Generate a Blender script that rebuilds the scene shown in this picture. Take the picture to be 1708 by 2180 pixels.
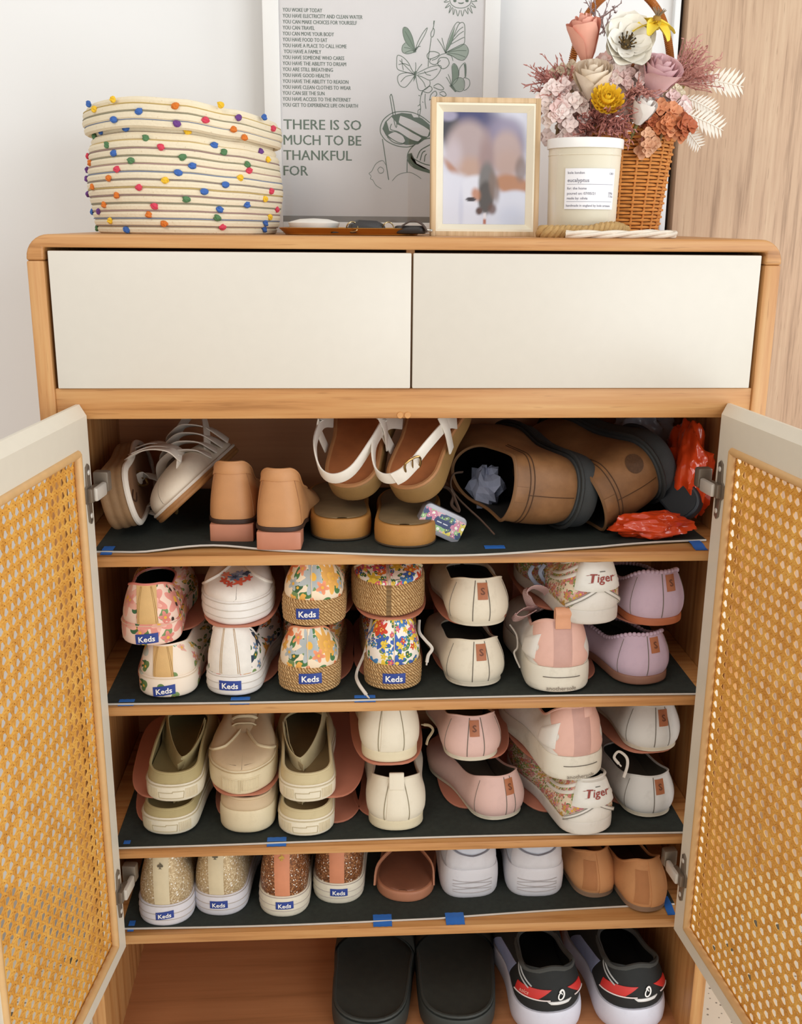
import bpy, bmesh, math, random
import numpy as np
from mathutils import Vector, Matrix, Euler

for _o in list(bpy.data.objects):
    bpy.data.objects.remove(_o, do_unlink=True)
SC = bpy.context.scene
COL = SC.collection
PI = math.pi
T = 1.24                      # height of the cabinet top above the floor; z below is measured from that top
random.seed(7)

def lin(h):
    h = h.lstrip('#')
    o = []
    for i in (0, 2, 4):
        c = int(h[i:i+2], 16)/255
        o.append(c/12.92 if c <= .04045 else ((c+.055)/1.055)**2.4)
    return (o[0], o[1], o[2], 1)

# ------------------------------------------------------------------ camera
CAM = np.array([-.088, -1.2613, .0167]); FPX = 2203.06
_p, _y, _r = .2731, -.0614, .0087
def _axes():
    f = np.array([0, math.cos(_p), -math.sin(_p)]); u = np.array([0, math.sin(_p), math.cos(_p)]); x = np.array([1., 0, 0])
    c, s = math.cos(_y), math.sin(_y); Rz = np.array([[c, -s, 0], [s, c, 0], [0, 0, 1]])
    f, u, x = Rz@f, Rz@u, Rz@x
    c, s = math.cos(_r), math.sin(_r)
    return c*x+s*u, -s*x+c*u, f
AX, AU, AF = _axes()
cd = bpy.data.cameras.new('camera'); cam = bpy.data.objects.new('camera', cd); COL.objects.link(cam)
cam.matrix_world = Matrix(((AX[0], AU[0], -AF[0], CAM[0]), (AX[1], AU[1], -AF[1], CAM[1]), (AX[2], AU[2], -AF[2], CAM[2]+T), (0, 0, 0, 1)))
cd.sensor_fit = 'HORIZONTAL'; cd.sensor_width = 36; cd.lens = 36*FPX/1708; cd.clip_start = .02
SC.camera = cam
def at(u, v, Y):
    """point of the plane y = Y that the photograph shows at (u, v), z from the cabinet top"""
    d = AF+AX*(u-854)/FPX-AU*(v-1090)/FPX
    return Vector(CAM+d*((Y-CAM[1])/d[1]))

# ------------------------------------------------------------------ light and exposure
w = bpy.data.worlds.new('world'); SC.world = w; w.use_nodes = True
bg = w.node_tree.nodes['Background']; bg.inputs[0].default_value = (.985, .985, .985, 1); bg.inputs[1].default_value = .55
def area(name, loc, target, size, power, color):
    l = bpy.data.lights.new(name, 'AREA'); l.shape = 'RECTANGLE'; l.size, l.size_y = size; l.energy = power; l.color = color
    o = bpy.data.objects.new(name, l); COL.objects.link(o); o.location = loc
    o.rotation_euler = (Vector(target)-Vector(loc)).to_track_quat('-Z', 'Y').to_euler()
    return o
area('front_fill_light', (1.5, -2.5, 1.10), (.0, .1, .78), (1.6, 2.0), 36, (.92, .97, 1))  # added low fill that sends light level into the shelves; no door seen there
area('side_window_light', (2.0, -.75, 1.75), (.3, .05, 1.1), (.9, 1.2), 13, (.90, .96, 1))
area('ceiling_lamp_light', (-.9, -1.5, 2.3), (-.1, .1, .8), (1.0, 1.0), 12, (1, .91, .81))
SC.view_settings.view_transform = 'Standard'; SC.view_settings.look = 'None'
SC.view_settings.exposure = .12; SC.view_settings.gamma = 1; SC.view_settings.use_curve_mapping = False

# ------------------------------------------------------------------ mesh helpers
class MB:
    def __init__(s): s.v = []; s.f = []; s.mi = []; s.uv = []
    def add(s, vs, fs, mi=0, uv=None):
        b = len(s.v); s.v += [tuple(p) for p in vs]
        s.uv += list(uv) if uv is not None else [(0, 0)]*len(vs)
        for f in fs: s.f.append(tuple(i+b for i in f)); s.mi.append(mi)
        return s
    def box(s, x0, x1, y0, y1, z0, z1, bev=0, mi=0, seg=2):
        bm = bmesh.new(); bmesh.ops.create_cube(bm, size=1)
        for q in bm.verts: q.co = Vector(((x0+x1)/2+q.co.x*(x1-x0), (y0+y1)/2+q.co.y*(y1-y0), (z0+z1)/2+q.co.z*(z1-z0)))
        if bev: bmesh.ops.bevel(bm, geom=list(bm.edges), offset=bev, segments=seg, profile=.5, affect='EDGES')
        return s.bm(bm, mi)
    def bm(s, bm, mi=0):
        bm.verts.index_update()
        s.add([q.co[:] for q in bm.verts], [[q.index for q in f.verts] for f in bm.faces], mi); bm.free(); return s
    def grid(s, G, mi=0, uv=None, cu=False, cv=False):
        n, m = len(G), len(G[0]); fs = []
        for i in range(n if cu else n-1):
            for j in range(m if cv else m-1):
                a, b = (i+1) % n, (j+1) % m
                fs.append((i*m+j, a*m+j, a*m+b, i*m+b))
        return s.add([p for r in G for p in r], fs, mi, [q for r in uv for q in r] if uv else None)
    def tube(s, path, r, n=8, closed=False, mi=0, flat=1):
        P = [Vector(p) for p in path]; N = len(P); G = []; up = None
        for i in range(N):
            a = P[(i-1) % N] if closed or i else P[0]; b = P[(i+1) % N] if closed or i < N-1 else P[-1]
            t = (b-a).normalized()
            if up is None: up = t.orthogonal().normalized()
            up = (up-t*up.dot(t)); up = up.normalized() if up.length > 1e-6 else t.orthogonal().normalized()
            sd = t.cross(up); rr = r[i] if hasattr(r, '__len__') else r
            G.append([P[i]+up*math.cos(2*PI*k/n)*rr*flat+sd*math.sin(2*PI*k/n)*rr for k in range(n)])
        s.grid(G, mi, None, closed, True)
        if not closed:
            b = len(s.v)-N*n
            s.f.append(tuple(b+k for k in range(n))); s.mi.append(mi)
            s.f.append(tuple(b+(N-1)*n+n-1-k for k in range(n))); s.mi.append(mi)
        return s
    def strip(s, path, width, th, side, mi=0):
        """flat strap along path; side(i) is the direction of its width"""
        P = [Vector(p) for p in path]; N = len(P); G = []
        for i in range(N):
            t = (P[min(i+1, N-1)]-P[max(i-1, 0)]).normalized()
            sd = Vector(side(i) if callable(side) else side); sd = (sd-t*sd.dot(t)).normalized(); nn = t.cross(sd)
            w = (width[i] if hasattr(width, '__len__') else width)/2
            G.append([P[i]+sd*w+nn*th*.3, P[i]+sd*w*.85+nn*th/2, P[i]-sd*w*.85+nn*th/2, P[i]-sd*w+nn*th*.3, P[i]-sd*w-nn*th*.3, P[i]-sd*w*.85-nn*th/2, P[i]+sd*w*.85-nn*th/2, P[i]+sd*w-nn*th*.3])
        s.grid(G, mi, None, False, True); b = len(s.v)-N*8
        s.f.append(tuple(b+k for k in range(8))); s.mi.append(mi); s.f.append(tuple(b+(N-1)*8+7-k for k in range(8))); s.mi.append(mi)
        return s
    def lathe(s, prof, n=48, c=(0, 0, 0), mi=0):
        G = [[(c[0]+r*math.cos(2*PI*k/n), c[1]+r*math.sin(2*PI*k/n), c[2]+z) for k in range(n)] for r, z in prof]
        return s.grid(G, mi, None, False, True)
    def prism(s, poly, y0, y1, bev=0, mi=0, plane='xz', seg=2):
        bm = bmesh.new()
        def mk(a, b, d): return (a, d, b) if plane == 'xz' else ((a, b, d) if plane == 'xy' else (d, a, b))
        A = [bm.verts.new(mk(a, b, y0)) for a, b in poly]; B = [bm.verts.new(mk(a, b, y1)) for a, b in poly]; n = len(poly)
        fa = bm.faces.new(A); fb = bm.faces.new(B[::-1])
        for i in range(n): bm.faces.new((A[i], B[i], B[(i+1) % n], A[(i+1) % n]))
        bmesh.ops.recalc_face_normals(bm, faces=bm.faces)
        if bev: bmesh.ops.bevel(bm, geom=[e for e in bm.edges if len(e.link_faces) == 2 and e.calc_face_angle(0) > .8], offset=bev, segments=seg, profile=.5, affect='EDGES')
        return s.bm(bm, mi)
    def ball(s, c, r, n=10, m=7, mi=0, jit=0):
        G = []
        for i in range(m+1):
            a = PI*i/m; row = []
            for k in range(n):
                b = 2*PI*k/n; q = 1+(random.uniform(-jit, jit) if 0 < i < m else 0)
                row.append((c[0]+r[0]*q*math.sin(a)*math.cos(b), c[1]+r[1]*q*math.sin(a)*math.sin(b), c[2]+r[2]*math.cos(a)))
            G.append(row)
        return s.grid(G, mi, None, False, True)
    def mesh(s, name, mats, smooth=38):
        me = bpy.data.meshes.new(name); me.from_pydata(s.v, [], s.f)
        for m in (mats if isinstance(mats, (list, tuple)) else [mats]): me.materials.append(m)
        me.polygons.foreach_set('material_index', s.mi)
        if any(q != (0, 0) for q in s.uv):
            ul = me.uv_layers.new(name='UVMap'); li = np.empty(len(me.loops), dtype=np.int32); me.loops.foreach_get('vertex_index', li)
            ul.data.foreach_set('uv', np.array(s.uv, dtype=np.float32)[li].ravel())
        if smooth:
            me.polygons.foreach_set('use_smooth', [True]*len(me.polygons)); me.set_sharp_from_angle(angle=math.radians(smooth))
        me.update(); return me
    def build(s, name, mats, parent=None, smooth=38):
        o = bpy.data.objects.new(name, s.mesh(name, mats, smooth)); COL.objects.link(o)
        if parent is not None: o.parent = parent
        else: o.location.z = T
        return o

def tag(o, label=None, cat=None, group=None, kind=None):
    for k, q in (('label', label), ('category', cat), ('group', group), ('kind', kind)):
        if q: o[k] = q
    return o
def thing(name, label, cat, loc=(0, 0, 0), rot=(0, 0, 0), group=None):
    o = bpy.data.objects.new(name, None); COL.objects.link(o); o.empty_display_size = .02
    o.location = (loc[0], loc[1], loc[2]+T); o.rotation_euler = rot
    return tag(o, label, cat, group)
def part(name, parent, loc=(0, 0, 0), rot=(0, 0, 0)): # an empty part that holds sub-parts
    o = bpy.data.objects.new(name, None); COL.objects.link(o); o.parent = parent; o.location = loc; o.rotation_euler = rot; return o
def copy_of(o, parent, loc=None, rot=None):
    c = o.copy(); COL.objects.link(c); c.parent = parent
    if loc is not None: c.location = loc
    if rot is not None: c.rotation_euler = rot
    return c

_font = {}
def glyphs(txt, bold=0., size=1.0, shear=0.):
    """2-D triangles of a text in the built-in font, lower left at the origin"""
    k = (txt, bold, shear)
    if k not in _font:
        cu = bpy.data.curves.new('lettering', 'FONT'); cu.body = txt; cu.offset = bold; cu.shear = shear; cu.resolution_u = 2
        o = bpy.data.objects.new('lettering', cu); COL.objects.link(o)
        dg = bpy.context.evaluated_depsgraph_get(); dg.update(); me = o.evaluated_get(dg).to_mesh()
        vs = [(q.co.x, q.co.y) for q in me.vertices]; fs = [tuple(p.vertices) for p in me.polygons]
        o.evaluated_get(dg).to_mesh_clear(); bpy.data.objects.remove(o); bpy.data.curves.remove(cu)
        _font[k] = (vs, fs)
    vs, fs = _font[k]
    return [(a*size, b*size) for a, b in vs], fs

# ------------------------------------------------------------------ materials
class NT:
    def __init__(s, name):
        s.m = bpy.data.materials.new(name); s.m.use_nodes = True; s.t = s.m.node_tree; s.b = s.t.nodes['Principled BSDF']
    def n(s, ty, **kw):
        x = s.t.nodes.new(ty)
        for k, q in kw.items():
            if k.startswith('i_'): x.inputs[int(k[2:]) if k[2:].isdigit() else k[2:].replace('_', ' ')].default_value = q
            else: setattr(x, k, q)
        return x
    def l(s, a, b): s.t.links.new(a, b)
    def coord(s, which='Object', scale=(1, 1, 1)):
        c = s.n('ShaderNodeTexCoord'); mp = s.n('ShaderNodeMapping'); mp.inputs['Scale'].default_value = scale
        s.l(c.outputs[which], mp.inputs[0]); return mp.outputs[0]
    def ramp(s, fac, stops, interp='LINEAR'):
        r = s.n('ShaderNodeValToRGB'); r.color_ramp.interpolation = interp; e = r.color_ramp.elements
        while len(e) < len(stops): e.new(.5)
        for i, (p, c) in enumerate(stops): e[i].position = p; e[i].color = c
        s.l(fac, r.inputs[0]); return r.outputs[0]
    def mix(s, fac, a, b, blend='MIX'):
        x = s.n('ShaderNodeMix', data_type='RGBA', blend_type=blend)
        for q, i in ((fac, 0), (a, 6), (b, 7)):
            if hasattr(q, 'is_linked'): s.l(q, x.inputs[i])
            else: x.inputs[i].default_value = q
        return x.outputs[2]
    def math(s, op, a, b=0., c=None):
        x = s.n('ShaderNodeMath', operation=op)
        for i, q in enumerate((a, b) if c is None else (a, b, c)):
            if hasattr(q, 'is_linked'): s.l(q, x.inputs[i])
            else: x.inputs[i].default_value = q
        return x.outputs[0]
    def noise(s, vec, scale, detail=3, rough=.5):
        x = s.n('ShaderNodeTexNoise'); x.inputs['Scale'].default_value = scale; x.inputs['Detail'].default_value = detail; x.inputs['Roughness'].default_value = rough
        s.l(vec, x.inputs['Vector']); return x
    def bump(s, h, strength=.3, dist=.001):
        x = s.n('ShaderNodeBump'); x.inputs['Strength'].default_value = strength; x.inputs['Distance'].default_value = dist
        s.l(h, x.inputs['Height']); s.l(x.outputs[0], s.b.inputs['Normal'])
    def fin(s, color=None, rough=.5, metal=0, **kw):
        if color is not None:
            if hasattr(color, 'is_linked'): s.l(color, s.b.inputs['Base Color'])
            else: s.b.inputs['Base Color'].default_value = color
        s.b.inputs['Roughness'].default_value = rough; s.b.inputs['Metallic'].default_value = metal
        for k, q in kw.items(): s.b.inputs[k.replace('_', ' ')].default_value = q
        return s.m
_mats = {}
def M(hexc, rough=.5, metal=0, var=.08, vs=60, bump=0, bs=900, **kw):
    """plain material with a little mottling and fine relief"""
    key = (hexc, rough, metal, var, vs, bump, bs, tuple(kw.items()))
    if key in _mats: return _mats[key]
    n = NT('surface_'+hexc.strip('#')); c = lin(hexc); v = n.coord()
    if var:
        ns = n.noise(v, vs, 4)
        col = n.mix(n.math('MULTIPLY', ns.outputs[0], 1.0), tuple(x*(1-var*2) for x in c[:3])+(1,), tuple(min(1, x*(1+var)) for x in c[:3])+(1,))
    else: col = c
    if bump: n.bump(n.noise(v, bs, 2).outputs[0], bump, .0006)
    _mats[key] = n.fin(col, rough, metal, **kw); return _mats[key]
def worn(hexc, dirt, rough=.6, amount=.5, scale=35):
    """cloth or rubber with scuffs"""
    key = ('worn', hexc, dirt, rough, amount, scale)
    if key in _mats: return _mats[key]
    n = NT('worn_'+hexc.strip('#')); v = n.coord(); a = n.noise(v, scale, 6, .65).outputs[0]
    f = n.ramp(a, [(.5, (0, 0, 0, 1)), (.78, (amount, amount, amount, 1))])
    col = n.mix(f, lin(hexc), lin(dirt)); n.bump(n.noise(v, 1100, 2).outputs[0], .25, .0005)
    _mats[key] = n.fin(col, rough); return _mats[key]
def wood(name, base, dark, light, axis, scale=1., rough=.42, contrast=.5):
    n = NT(name); sc = {'x': (3, 75, 75), 'z': (75, 75, 3), 'y': (75, 3, 75)}[axis]
    v = n.coord('Object', tuple(q*scale for q in sc)); a = n.noise(v, 1, 5, .6); b = n.noise(n.coord('Object', tuple(q*scale*(5 if q < 10 else 3.2) for q in sc)), 1, 2, .6)
    c1 = n.ramp(a.outputs[0], [(.30, lin(dark)), (.47, lin(base)), (.72, lin(light))])
    st = n.ramp(b.outputs[0], [(.27, (contrast,)*3+(1,)), (.37, (0, 0, 0, 1))])
    col = n.mix(st, c1, lin(dark)); n.bump(b.outputs[0], .12, .0006)
    return n.fin(col, rough)
def floral(name, base, petals, leaf, scale=45, seed=0., rad=.30, n_pet=5, dense=.75, rough=.65, center='#e8b040', coord='UV'):
    """printed flowers: petals round random points of the cloth, leaves between"""
    n = NT(name); tc = n.n('ShaderNodeTexCoord'); mp = n.n('ShaderNodeMapping'); mp.inputs['Location'].default_value = (seed, seed*.7, seed*.3)
    n.l(tc.outputs[coord], mp.inputs[0]); uv = mp.outputs[0]; col = lin(base)
    def layer(col, sc, rd, cols, thresh, petc, off):
        vo = n.n('ShaderNodeTexVoronoi', voronoi_dimensions='2D', feature='F1'); vo.inputs['Scale'].default_value = sc; vo.inputs['Randomness'].default_value = .9
        m2 = n.n('ShaderNodeMapping'); m2.inputs['Location'].default_value = (off, off*1.7, 0); n.l(uv, m2.inputs[0]); n.l(m2.outputs[0], vo.inputs['Vector'])
        d = n.n('ShaderNodeVectorMath', operation='SUBTRACT'); n.l(m2.outputs[0], d.inputs[0]); n.l(vo.outputs['Position'], d.inputs[1])
        sp = n.n('ShaderNodeSeparateXYZ'); n.l(d.outputs[0], sp.inputs[0])
        an = n.math('ARCTAN2', sp.outputs[1], sp.outputs[0]); rc = n.n('ShaderNodeSeparateColor'); n.l(vo.outputs['Color'], rc.inputs[0])
        an2 = n.math('ADD', an, n.math('MULTIPLY', rc.outputs[1], 6.28))
        wob = n.math('COSINE', n.math('MULTIPLY', an2, petc)); lim = n.math('MULTIPLY_ADD', wob, rd*.32, rd)
        dist = vo.outputs['Distance']
        ins = n.math('LESS_THAN', dist, lim); keep = n.math('LESS_THAN', rc.outputs[2], thresh); fac = n.math('MULTIPLY', ins, keep)
        k = len(cols); pc = n.ramp(rc.outputs[0], [(i/k, lin(c)) for i, c in enumerate(cols)], 'CONSTANT')
        sh = n.mix(n.math('MULTIPLY', n.math('DIVIDE', dist, rd), .8), (.75, .70, .65, 1), (1, 1, 1, 1)); pc = n.mix(1., pc, sh, 'MULTIPLY')
        col = n.mix(fac, col, pc)
        if center: col = n.mix(n.math('MULTIPLY', n.math('LESS_THAN', dist, rd*.28), keep), col, lin(center))
        return col
    col = layer(col, scale*1.5, rad*.9, [leaf, leaf, '#7d9a62', '#3f6b45'], .75, 2, 3.1)
    col = layer(col, scale*.62, rad, petals, dense, n_pet, 0.)
    col = layer(col, scale*1.25, rad*.8, petals[::-1], dense*.75, 5, 1.3)
    n.bump(n.noise(n.coord(), 1300, 2).outputs[0], .2, .0004)
    return n.fin(col, rough)
def glitter(name, a, b, c, rough=.38):
    n = NT(name); v = n.coord(); vo = n.n('ShaderNodeTexVoronoi'); vo.inputs['Scale'].default_value = 620; n.l(v, vo.inputs['Vector'])
    s = n.n('ShaderNodeSeparateColor'); n.l(vo.outputs['Color'], s.inputs[0])
    col = n.ramp(s.outputs[0], [(0, lin(a)), (.45, lin(b)), (.8, lin(c)), (.95, (1, .97, .9, 1))], 'CONSTANT')
    n.bump(s.outputs[1], .6, .0006); return n.fin(col, rough, .35)
def jute(name, base, dark):
    n = NT(name); v = n.coord('UV', (1, 1, 1)); wv = n.n('ShaderNodeTexWave', wave_type='BANDS', bands_direction='DIAGONAL'); wv.inputs['Scale'].default_value = 150; wv.inputs['Distortion'].default_value = 3.5
    wv.inputs['Detail Scale'].default_value = 2.5; n.l(v, wv.inputs['Vector']); ns = n.noise(n.coord(), 300, 4)
    f = n.math('MULTIPLY', wv.outputs[1], n.math('ADD', ns.outputs[0], .35)); col = n.ramp(f, [(.02, lin(dark)), (.35, lin(base)), (.9, lin('#d9b784'))])
    n.bump(f, .8, .0012); return n.fin(col, .85)
OAK = ('#c08850', '#94602f', '#d0a067')
oak_x = wood('oak_along_x', *OAK, 'x'); oak_z = wood('oak_along_z', *OAK, 'z'); oak_y = wood('oak_inside', '#b97c50', '#a46d44', '#c4885b', 'x', .6, .5, .25)
panel_wood = wood('taupe_wood_panel', '#c7a688', '#a18267', '#d6b999', 'z', 1.7, .5, .6)
frame_wood = wood('pale_frame_wood', '#cfae84', '#b08f66', '#dfc39c', 'z', 1.5, .5, .3)
white_lac = M('#d8d0c3', .38, var=.015); door_white = M('#e3dac8', .42, var=.02)
chrome = M('#d6cfc4', .35, .25, var=.05); dark_metal = M('#857869', .38, .5); black = M('#191a1a', .6)
cane_mat = NT('cane'); _v = cane_mat.coord(); _a = cane_mat.noise(_v, 45, 4).outputs[0]
cane_mat.bump(cane_mat.noise(_v, 500, 2).outputs[0], .3, .0004)
cane_mat = cane_mat.fin(cane_mat.ramp(_a, [(.3, lin('#d0913c')), (.5, lin('#e2a64a')), (.75, lin('#edb95c'))]), .45)
cane_bead = M('#deb27a', .45, var=.08)
label_blue = M('#27408f', .5, var=.03); ink_white = M('#f4f2ee', .5, var=0)
patch_leather = M('#b06a42', .5, var=.12, bump=.3)

# ------------------------------------------------------------------ the setting
D = .36; WALL = .385
wall_m = M('#efeeec', .8, var=.012, vs=3); trim_m = M('#eef0f0', .45, var=.01)
tag(MB().box(-2.2, .409, WALL, WALL+.1, -T, 1.4).build('wall_back', wall_m), kind='structure')
tag(MB().box(.409, .418, WALL-.012, WALL+.02, -T, 1.4, .001).build('trim_1', trim_m), kind='structure')
tag(MB().box(.418, .4265, WALL+.006, WALL+.03, -T, 1.4).build('dark_gap_strip', M('#2a1c14', .7)), kind='structure')  # strip coloured dark to stand for shade in the gap beside the wood panel
tag(MB().box(.4265, 2.0, WALL-.02, WALL+.03, -T+.1, 1.4, .001).build('door_1', panel_wood), kind='structure')
tag(MB().box(.4265, 2.0, WALL-.006, WALL+.03, -T, -T+.1).build('baseboard_right', M('#d9c4a4', .5)), kind='structure')
tag(MB().box(-2.2, .409, WALL-.012, WALL+.01, -T, -T+.1, .002).build('baseboard_left', M('#b9b2aa', .5)), kind='structure')
n = NT('terrazzo'); v = n.coord(); vo = n.n('ShaderNodeTexVoronoi'); vo.inputs['Scale'].default_value = 95; n.l(v, vo.inputs['Vector'])
vo2 = n.n('ShaderNodeTexVoronoi'); vo2.inputs['Scale'].default_value = 28; n.l(v, vo2.inputs['Vector'])
sp = n.n('ShaderNodeSeparateColor'); n.l(vo2.outputs['Color'], sp.inputs[0])
c1 = n.ramp(vo.outputs['Distance'], [(.0, lin('#8d8478')), (.16, lin('#8d8478')), (.2, lin('#e6ddcb'))], 'LINEAR')
ck = n.math('MULTIPLY', n.math('LESS_THAN', vo2.outputs['Distance'], .30), n.math('LESS_THAN', sp.outputs[0], .3))
terr = n.fin(n.mix(ck, c1, lin('#5f5a4c')), .35)
tag(MB().box(-2.2, 2.0, -2.6, WALL, -T-.1, -T).build('floor', terr), kind='structure')

# ------------------------------------------------------------------ the cabinet
cab = thing('shoe_cabinet', 'oak shoe cabinet with two white drawers and open cane doors', 'cabinet', (0, .18, -T))
H = .45; S = .0203; TT = .0149; R0 = .03
arc = lambda cx, cz, r, a0, a1, k=8: [(cx+r*math.cos(math.radians(a0+(a1-a0)*i/k)), cz+r*math.sin(math.radians(a0+(a1-a0)*i/k))) for i in range(k+1)]
prof = [(-H, -.03)]+arc(-H+.027, -.027, .027, 180, 90)+arc(H-.027, -.027, .027, 90, 0)+[(H, -.03), (H-S, -.03), (H-S, -TT), (-H+S, -TT), (-H+S, -.03)]
MB().prism(prof, 0, D, .0028, seg=3).build('top_panel', oak_x, cab)
for sx in (-1, 1):
    x0, x1 = sorted((sx*H, sx*(H-S)))
    MB().box(x0, x1, 0, D, -1.20, -.03, .0022).build('side_panel', oak_z, cab)
MB().box(-H+S, H-S, D-.012, D-.002, -1.20, -TT).build('back_panel', oak_y, cab)
MB().box(-H+S, H-S, .004, D-.012, -1.20, -1.183).build('bottom_panel', oak_y, cab)
MB().box(-H+S, H-S, .003, .024, -.2176, -.1802, .001).build('rail', oak_x, cab)
MB().box(-H+S, H-S, .024, D-.012, -.2050, -.1950).build('drawer_floor', oak_y, cab)
MB().box(-.006, .004, .012, D-.012, -.195, -TT).build('drawer_divider', oak_z, cab)
SZ = [(-.3932, -.4071), (-.6014, -.6142), (-.8177, -.8298), (-.9537, -.9680)]
for a, b in SZ: MB().box(-H+S+.0005, H-S-.0005, 0, D-.012, b, a, .0012).build('shelf', oak_x, cab)
for sx in (-1, 1):
    for y in (.03, D-.03): MB().box(*sorted((sx*(H-.02), sx*(H-.055))), y-.018, y+.018, -T, -1.20, .002).build('leg', oak_z, cab)
for a, b in ((at(100.5, 530, 0).x, at(876.5, 535, 0).x), (at(880.8, 535, 0).x, at(1622.5, 542, 0).x)):
    MB().box(a, b, -.0012, .017, -.1796, -.0186, .0012).build('drawer', white_lac, cab)
pegs = MB()
for u in (852, 868): MB().lathe([(.0001, .0012), (.0036, .0012), (.0044, 0), (.0044, -.002)], 20).build('dowel_plug', M('#cf9457', .5), cab).matrix_local = Matrix.Translation((at(u, 884, .003).x, .003, -.2135)) @ Matrix.Rotation(PI/2, 4, 'X')
for c in cab.children: c.location = (c.location.x, c.location.y-.18, c.location.z+T)

def cane_mesh(Wd, Hd, p=.0155):
    """woven cane: paired uprights and crosses, single diagonals; octagonal holes"""
    m = MB(); nx, nz = int(Wd/p), int(Hd/p); ox, oz = (Wd-nx*p)/2, (Hd-nz*p)/2; A = .0005; w = .0013
    def ribbon(pts, d, hw):
        G = []
        for q in pts:
            G.append([(q[0]+d[0]*hw, q[1]+.0003, q[2]+d[1]*hw), (q[0]-d[0]*hw, q[1]+.0003, q[2]-d[1]*hw), (q[0]-d[0]*hw, q[1]-.0003, q[2]-d[1]*hw), (q[0]+d[0]*hw, q[1]-.0003, q[2]+d[1]*hw)])
        m.grid(G, 0, None, False, True)
    for i in range(nx+1):
        for k, o in enumerate((-.00165, .00165)):
            x = ox+i*p+o
            if not 0 < x < Wd: continue
            zs = [0]+[oz+j*p/2 for j in range(2*nz+1)]+[Hd]
            ribbon([(x, A*(1 if (j+k) % 2 else -1), z) for j, z in enumerate(zs)], (1, 0), w)
    for j in range(nz+1):
        for k, o in enumerate((-.00165, .00165)):
            z = oz+j*p+o
            if not 0 < z < Hd: continue
            xs = [0]+[ox+i*p/2 for i in range(2*nx+1)]+[Wd]
            ribbon([(x, A*(-1 if (i+k) % 2 else 1), z) for i, x in enumerate(xs)], (0, 1), w)
    for sg in (1, -1):
        for k in range(-nz-2, nx+nz+3):
            c = (k+.5)*p; pts = []      # x + sg*z = c in lattice coordinates
            for j in range(-1, 2*nz+2):
                z = j*p/2; x = c-sg*z
                if -.001 <= x+ox <= Wd+.001 and -.001 <= z+oz <= Hd+.001: pts.append((x+ox, .0010*(1 if j % 2 else -1)*sg, z+oz))
            if len(pts) > 1: ribbon(pts, (.7071, sg*.7071), w*.92)
    return m

DW, ZB, ZT = .388, -.9628, -.2108
def hinge_at(door, sx, z):
    """concealed hinge: plate on the door face, arm across to the cabinet side"""
    pl = MB().prism([(.008, z-.034), (.013, z-.038), (.019, z-.034), (.021, z-.012), (.027, z-.008), (.027, z+.008), (.021, z+.012), (.019, z+.034), (.013, z+.038), (.008, z+.034)], 0, .0022, .0005)
    cup = MB().box(-.004, .024, .001, .009, z-.009, z+.009, .002)
    arm = MB().box(-.018, .017, .006, .013, z-.0085, z+.0085, .0025)
    base = MB().box(-.0340, -.0200, -.006, .014, z-.006, z+.020, .003).box(-.0225, -.0135, .0065, .0125, z-.0065, z+.0065, .0015)
    for dz in (-.027, .027):
        c2 = MB().ball((.0135, .0024, z+dz), (.0036, .0014, .0036), 10, 6); c2.v = [(sx*a, b, c) for a, b, c in c2.v]; c2.build('screw', chrome, door)
    for nm, mb, mt in (('hinge_plate', pl, dark_metal), ('hinge_cup', cup, dark_metal), ('hinge_arm', arm, chrome), ('hinge_base', base, dark_metal)):
        mb.v = [(sx*a, b, c) for a, b, c in mb.v]; mb.build(nm, mt, door)

def door(sx, ang, hx):
    # local x runs along the door away from the hinge (times sx), y out of its inner face
    o0, c0 = .036, .028
    fr = MB(); b = .0115; th = .0163
    W0 = DW
    # frame: ring of stiles and rails with a bevelled upper and hinge edge
    def ring(x0, x1, z0, z1, y): return [(x0, y, z0), (x1, y, z0), (x1, y, z1), (x0, y, z1)]
    L0 = ring(-b, W0+b, ZB-.001, ZT+b, -th); L1 = ring(-b, W0+b, ZB-.001, ZT+b, -th+.004); L2 = ring(0, W0, ZB, ZT, 0); L3 = ring(o0, W0-o0, ZB+c0, ZT-.040, 0); L4 = ring(o0, W0-o0, ZB+c0, ZT-.040, -th)
    G = [L0, L1, L2, L3, L4]
    fr.grid(G, 0, None, True, True); fr.v = [(sx*x, y, z) for x, y, z in fr.v]
    d = fr.build('door', door_white, cab, 20)
    d.location = (sx*-1*(H-hx), -.01-.18, T); d.rotation_euler = (0, 0, ang)
    cw, chh = W0-2*o0, (ZT-.040)-(ZB+c0)
    cm = cane_mesh(cw, chh); cm.v = [(sx*(x+o0), y-.006, z+ZB+c0) for x, y, z in cm.v]
    tag(cm.build('cane_webbing', cane_mat, d, 0), kind='stuff')
    x0, x1, z0, z1 = o0, W0-o0, ZB+c0, ZT-.040
    for q0, q1 in (((x0, z0), (x0, z1)), ((x1, z0), (x1, z1)), ((x0, z0), (x1, z0)), ((x0, z1), (x1, z1))):
        mb = MB().tube([(sx*(q0[0]+(q1[0]-q0[0])*t), -.001, q0[1]+(q1[1]-q0[1])*t) for t in (0, .33, .66, 1)], .0052, 10)
        mb.build('cane_bead', cane_bead, d)
    for z in (-.305, -.868): hinge_at(d, sx, z)
    return d
tag(door(1, -1.6898, .0584), label='left door swung open, cane webbing lit through its holes')
tag(door(-1, 1.6657, .0609), label='right door swung open in front of the taupe wood panel')

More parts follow.
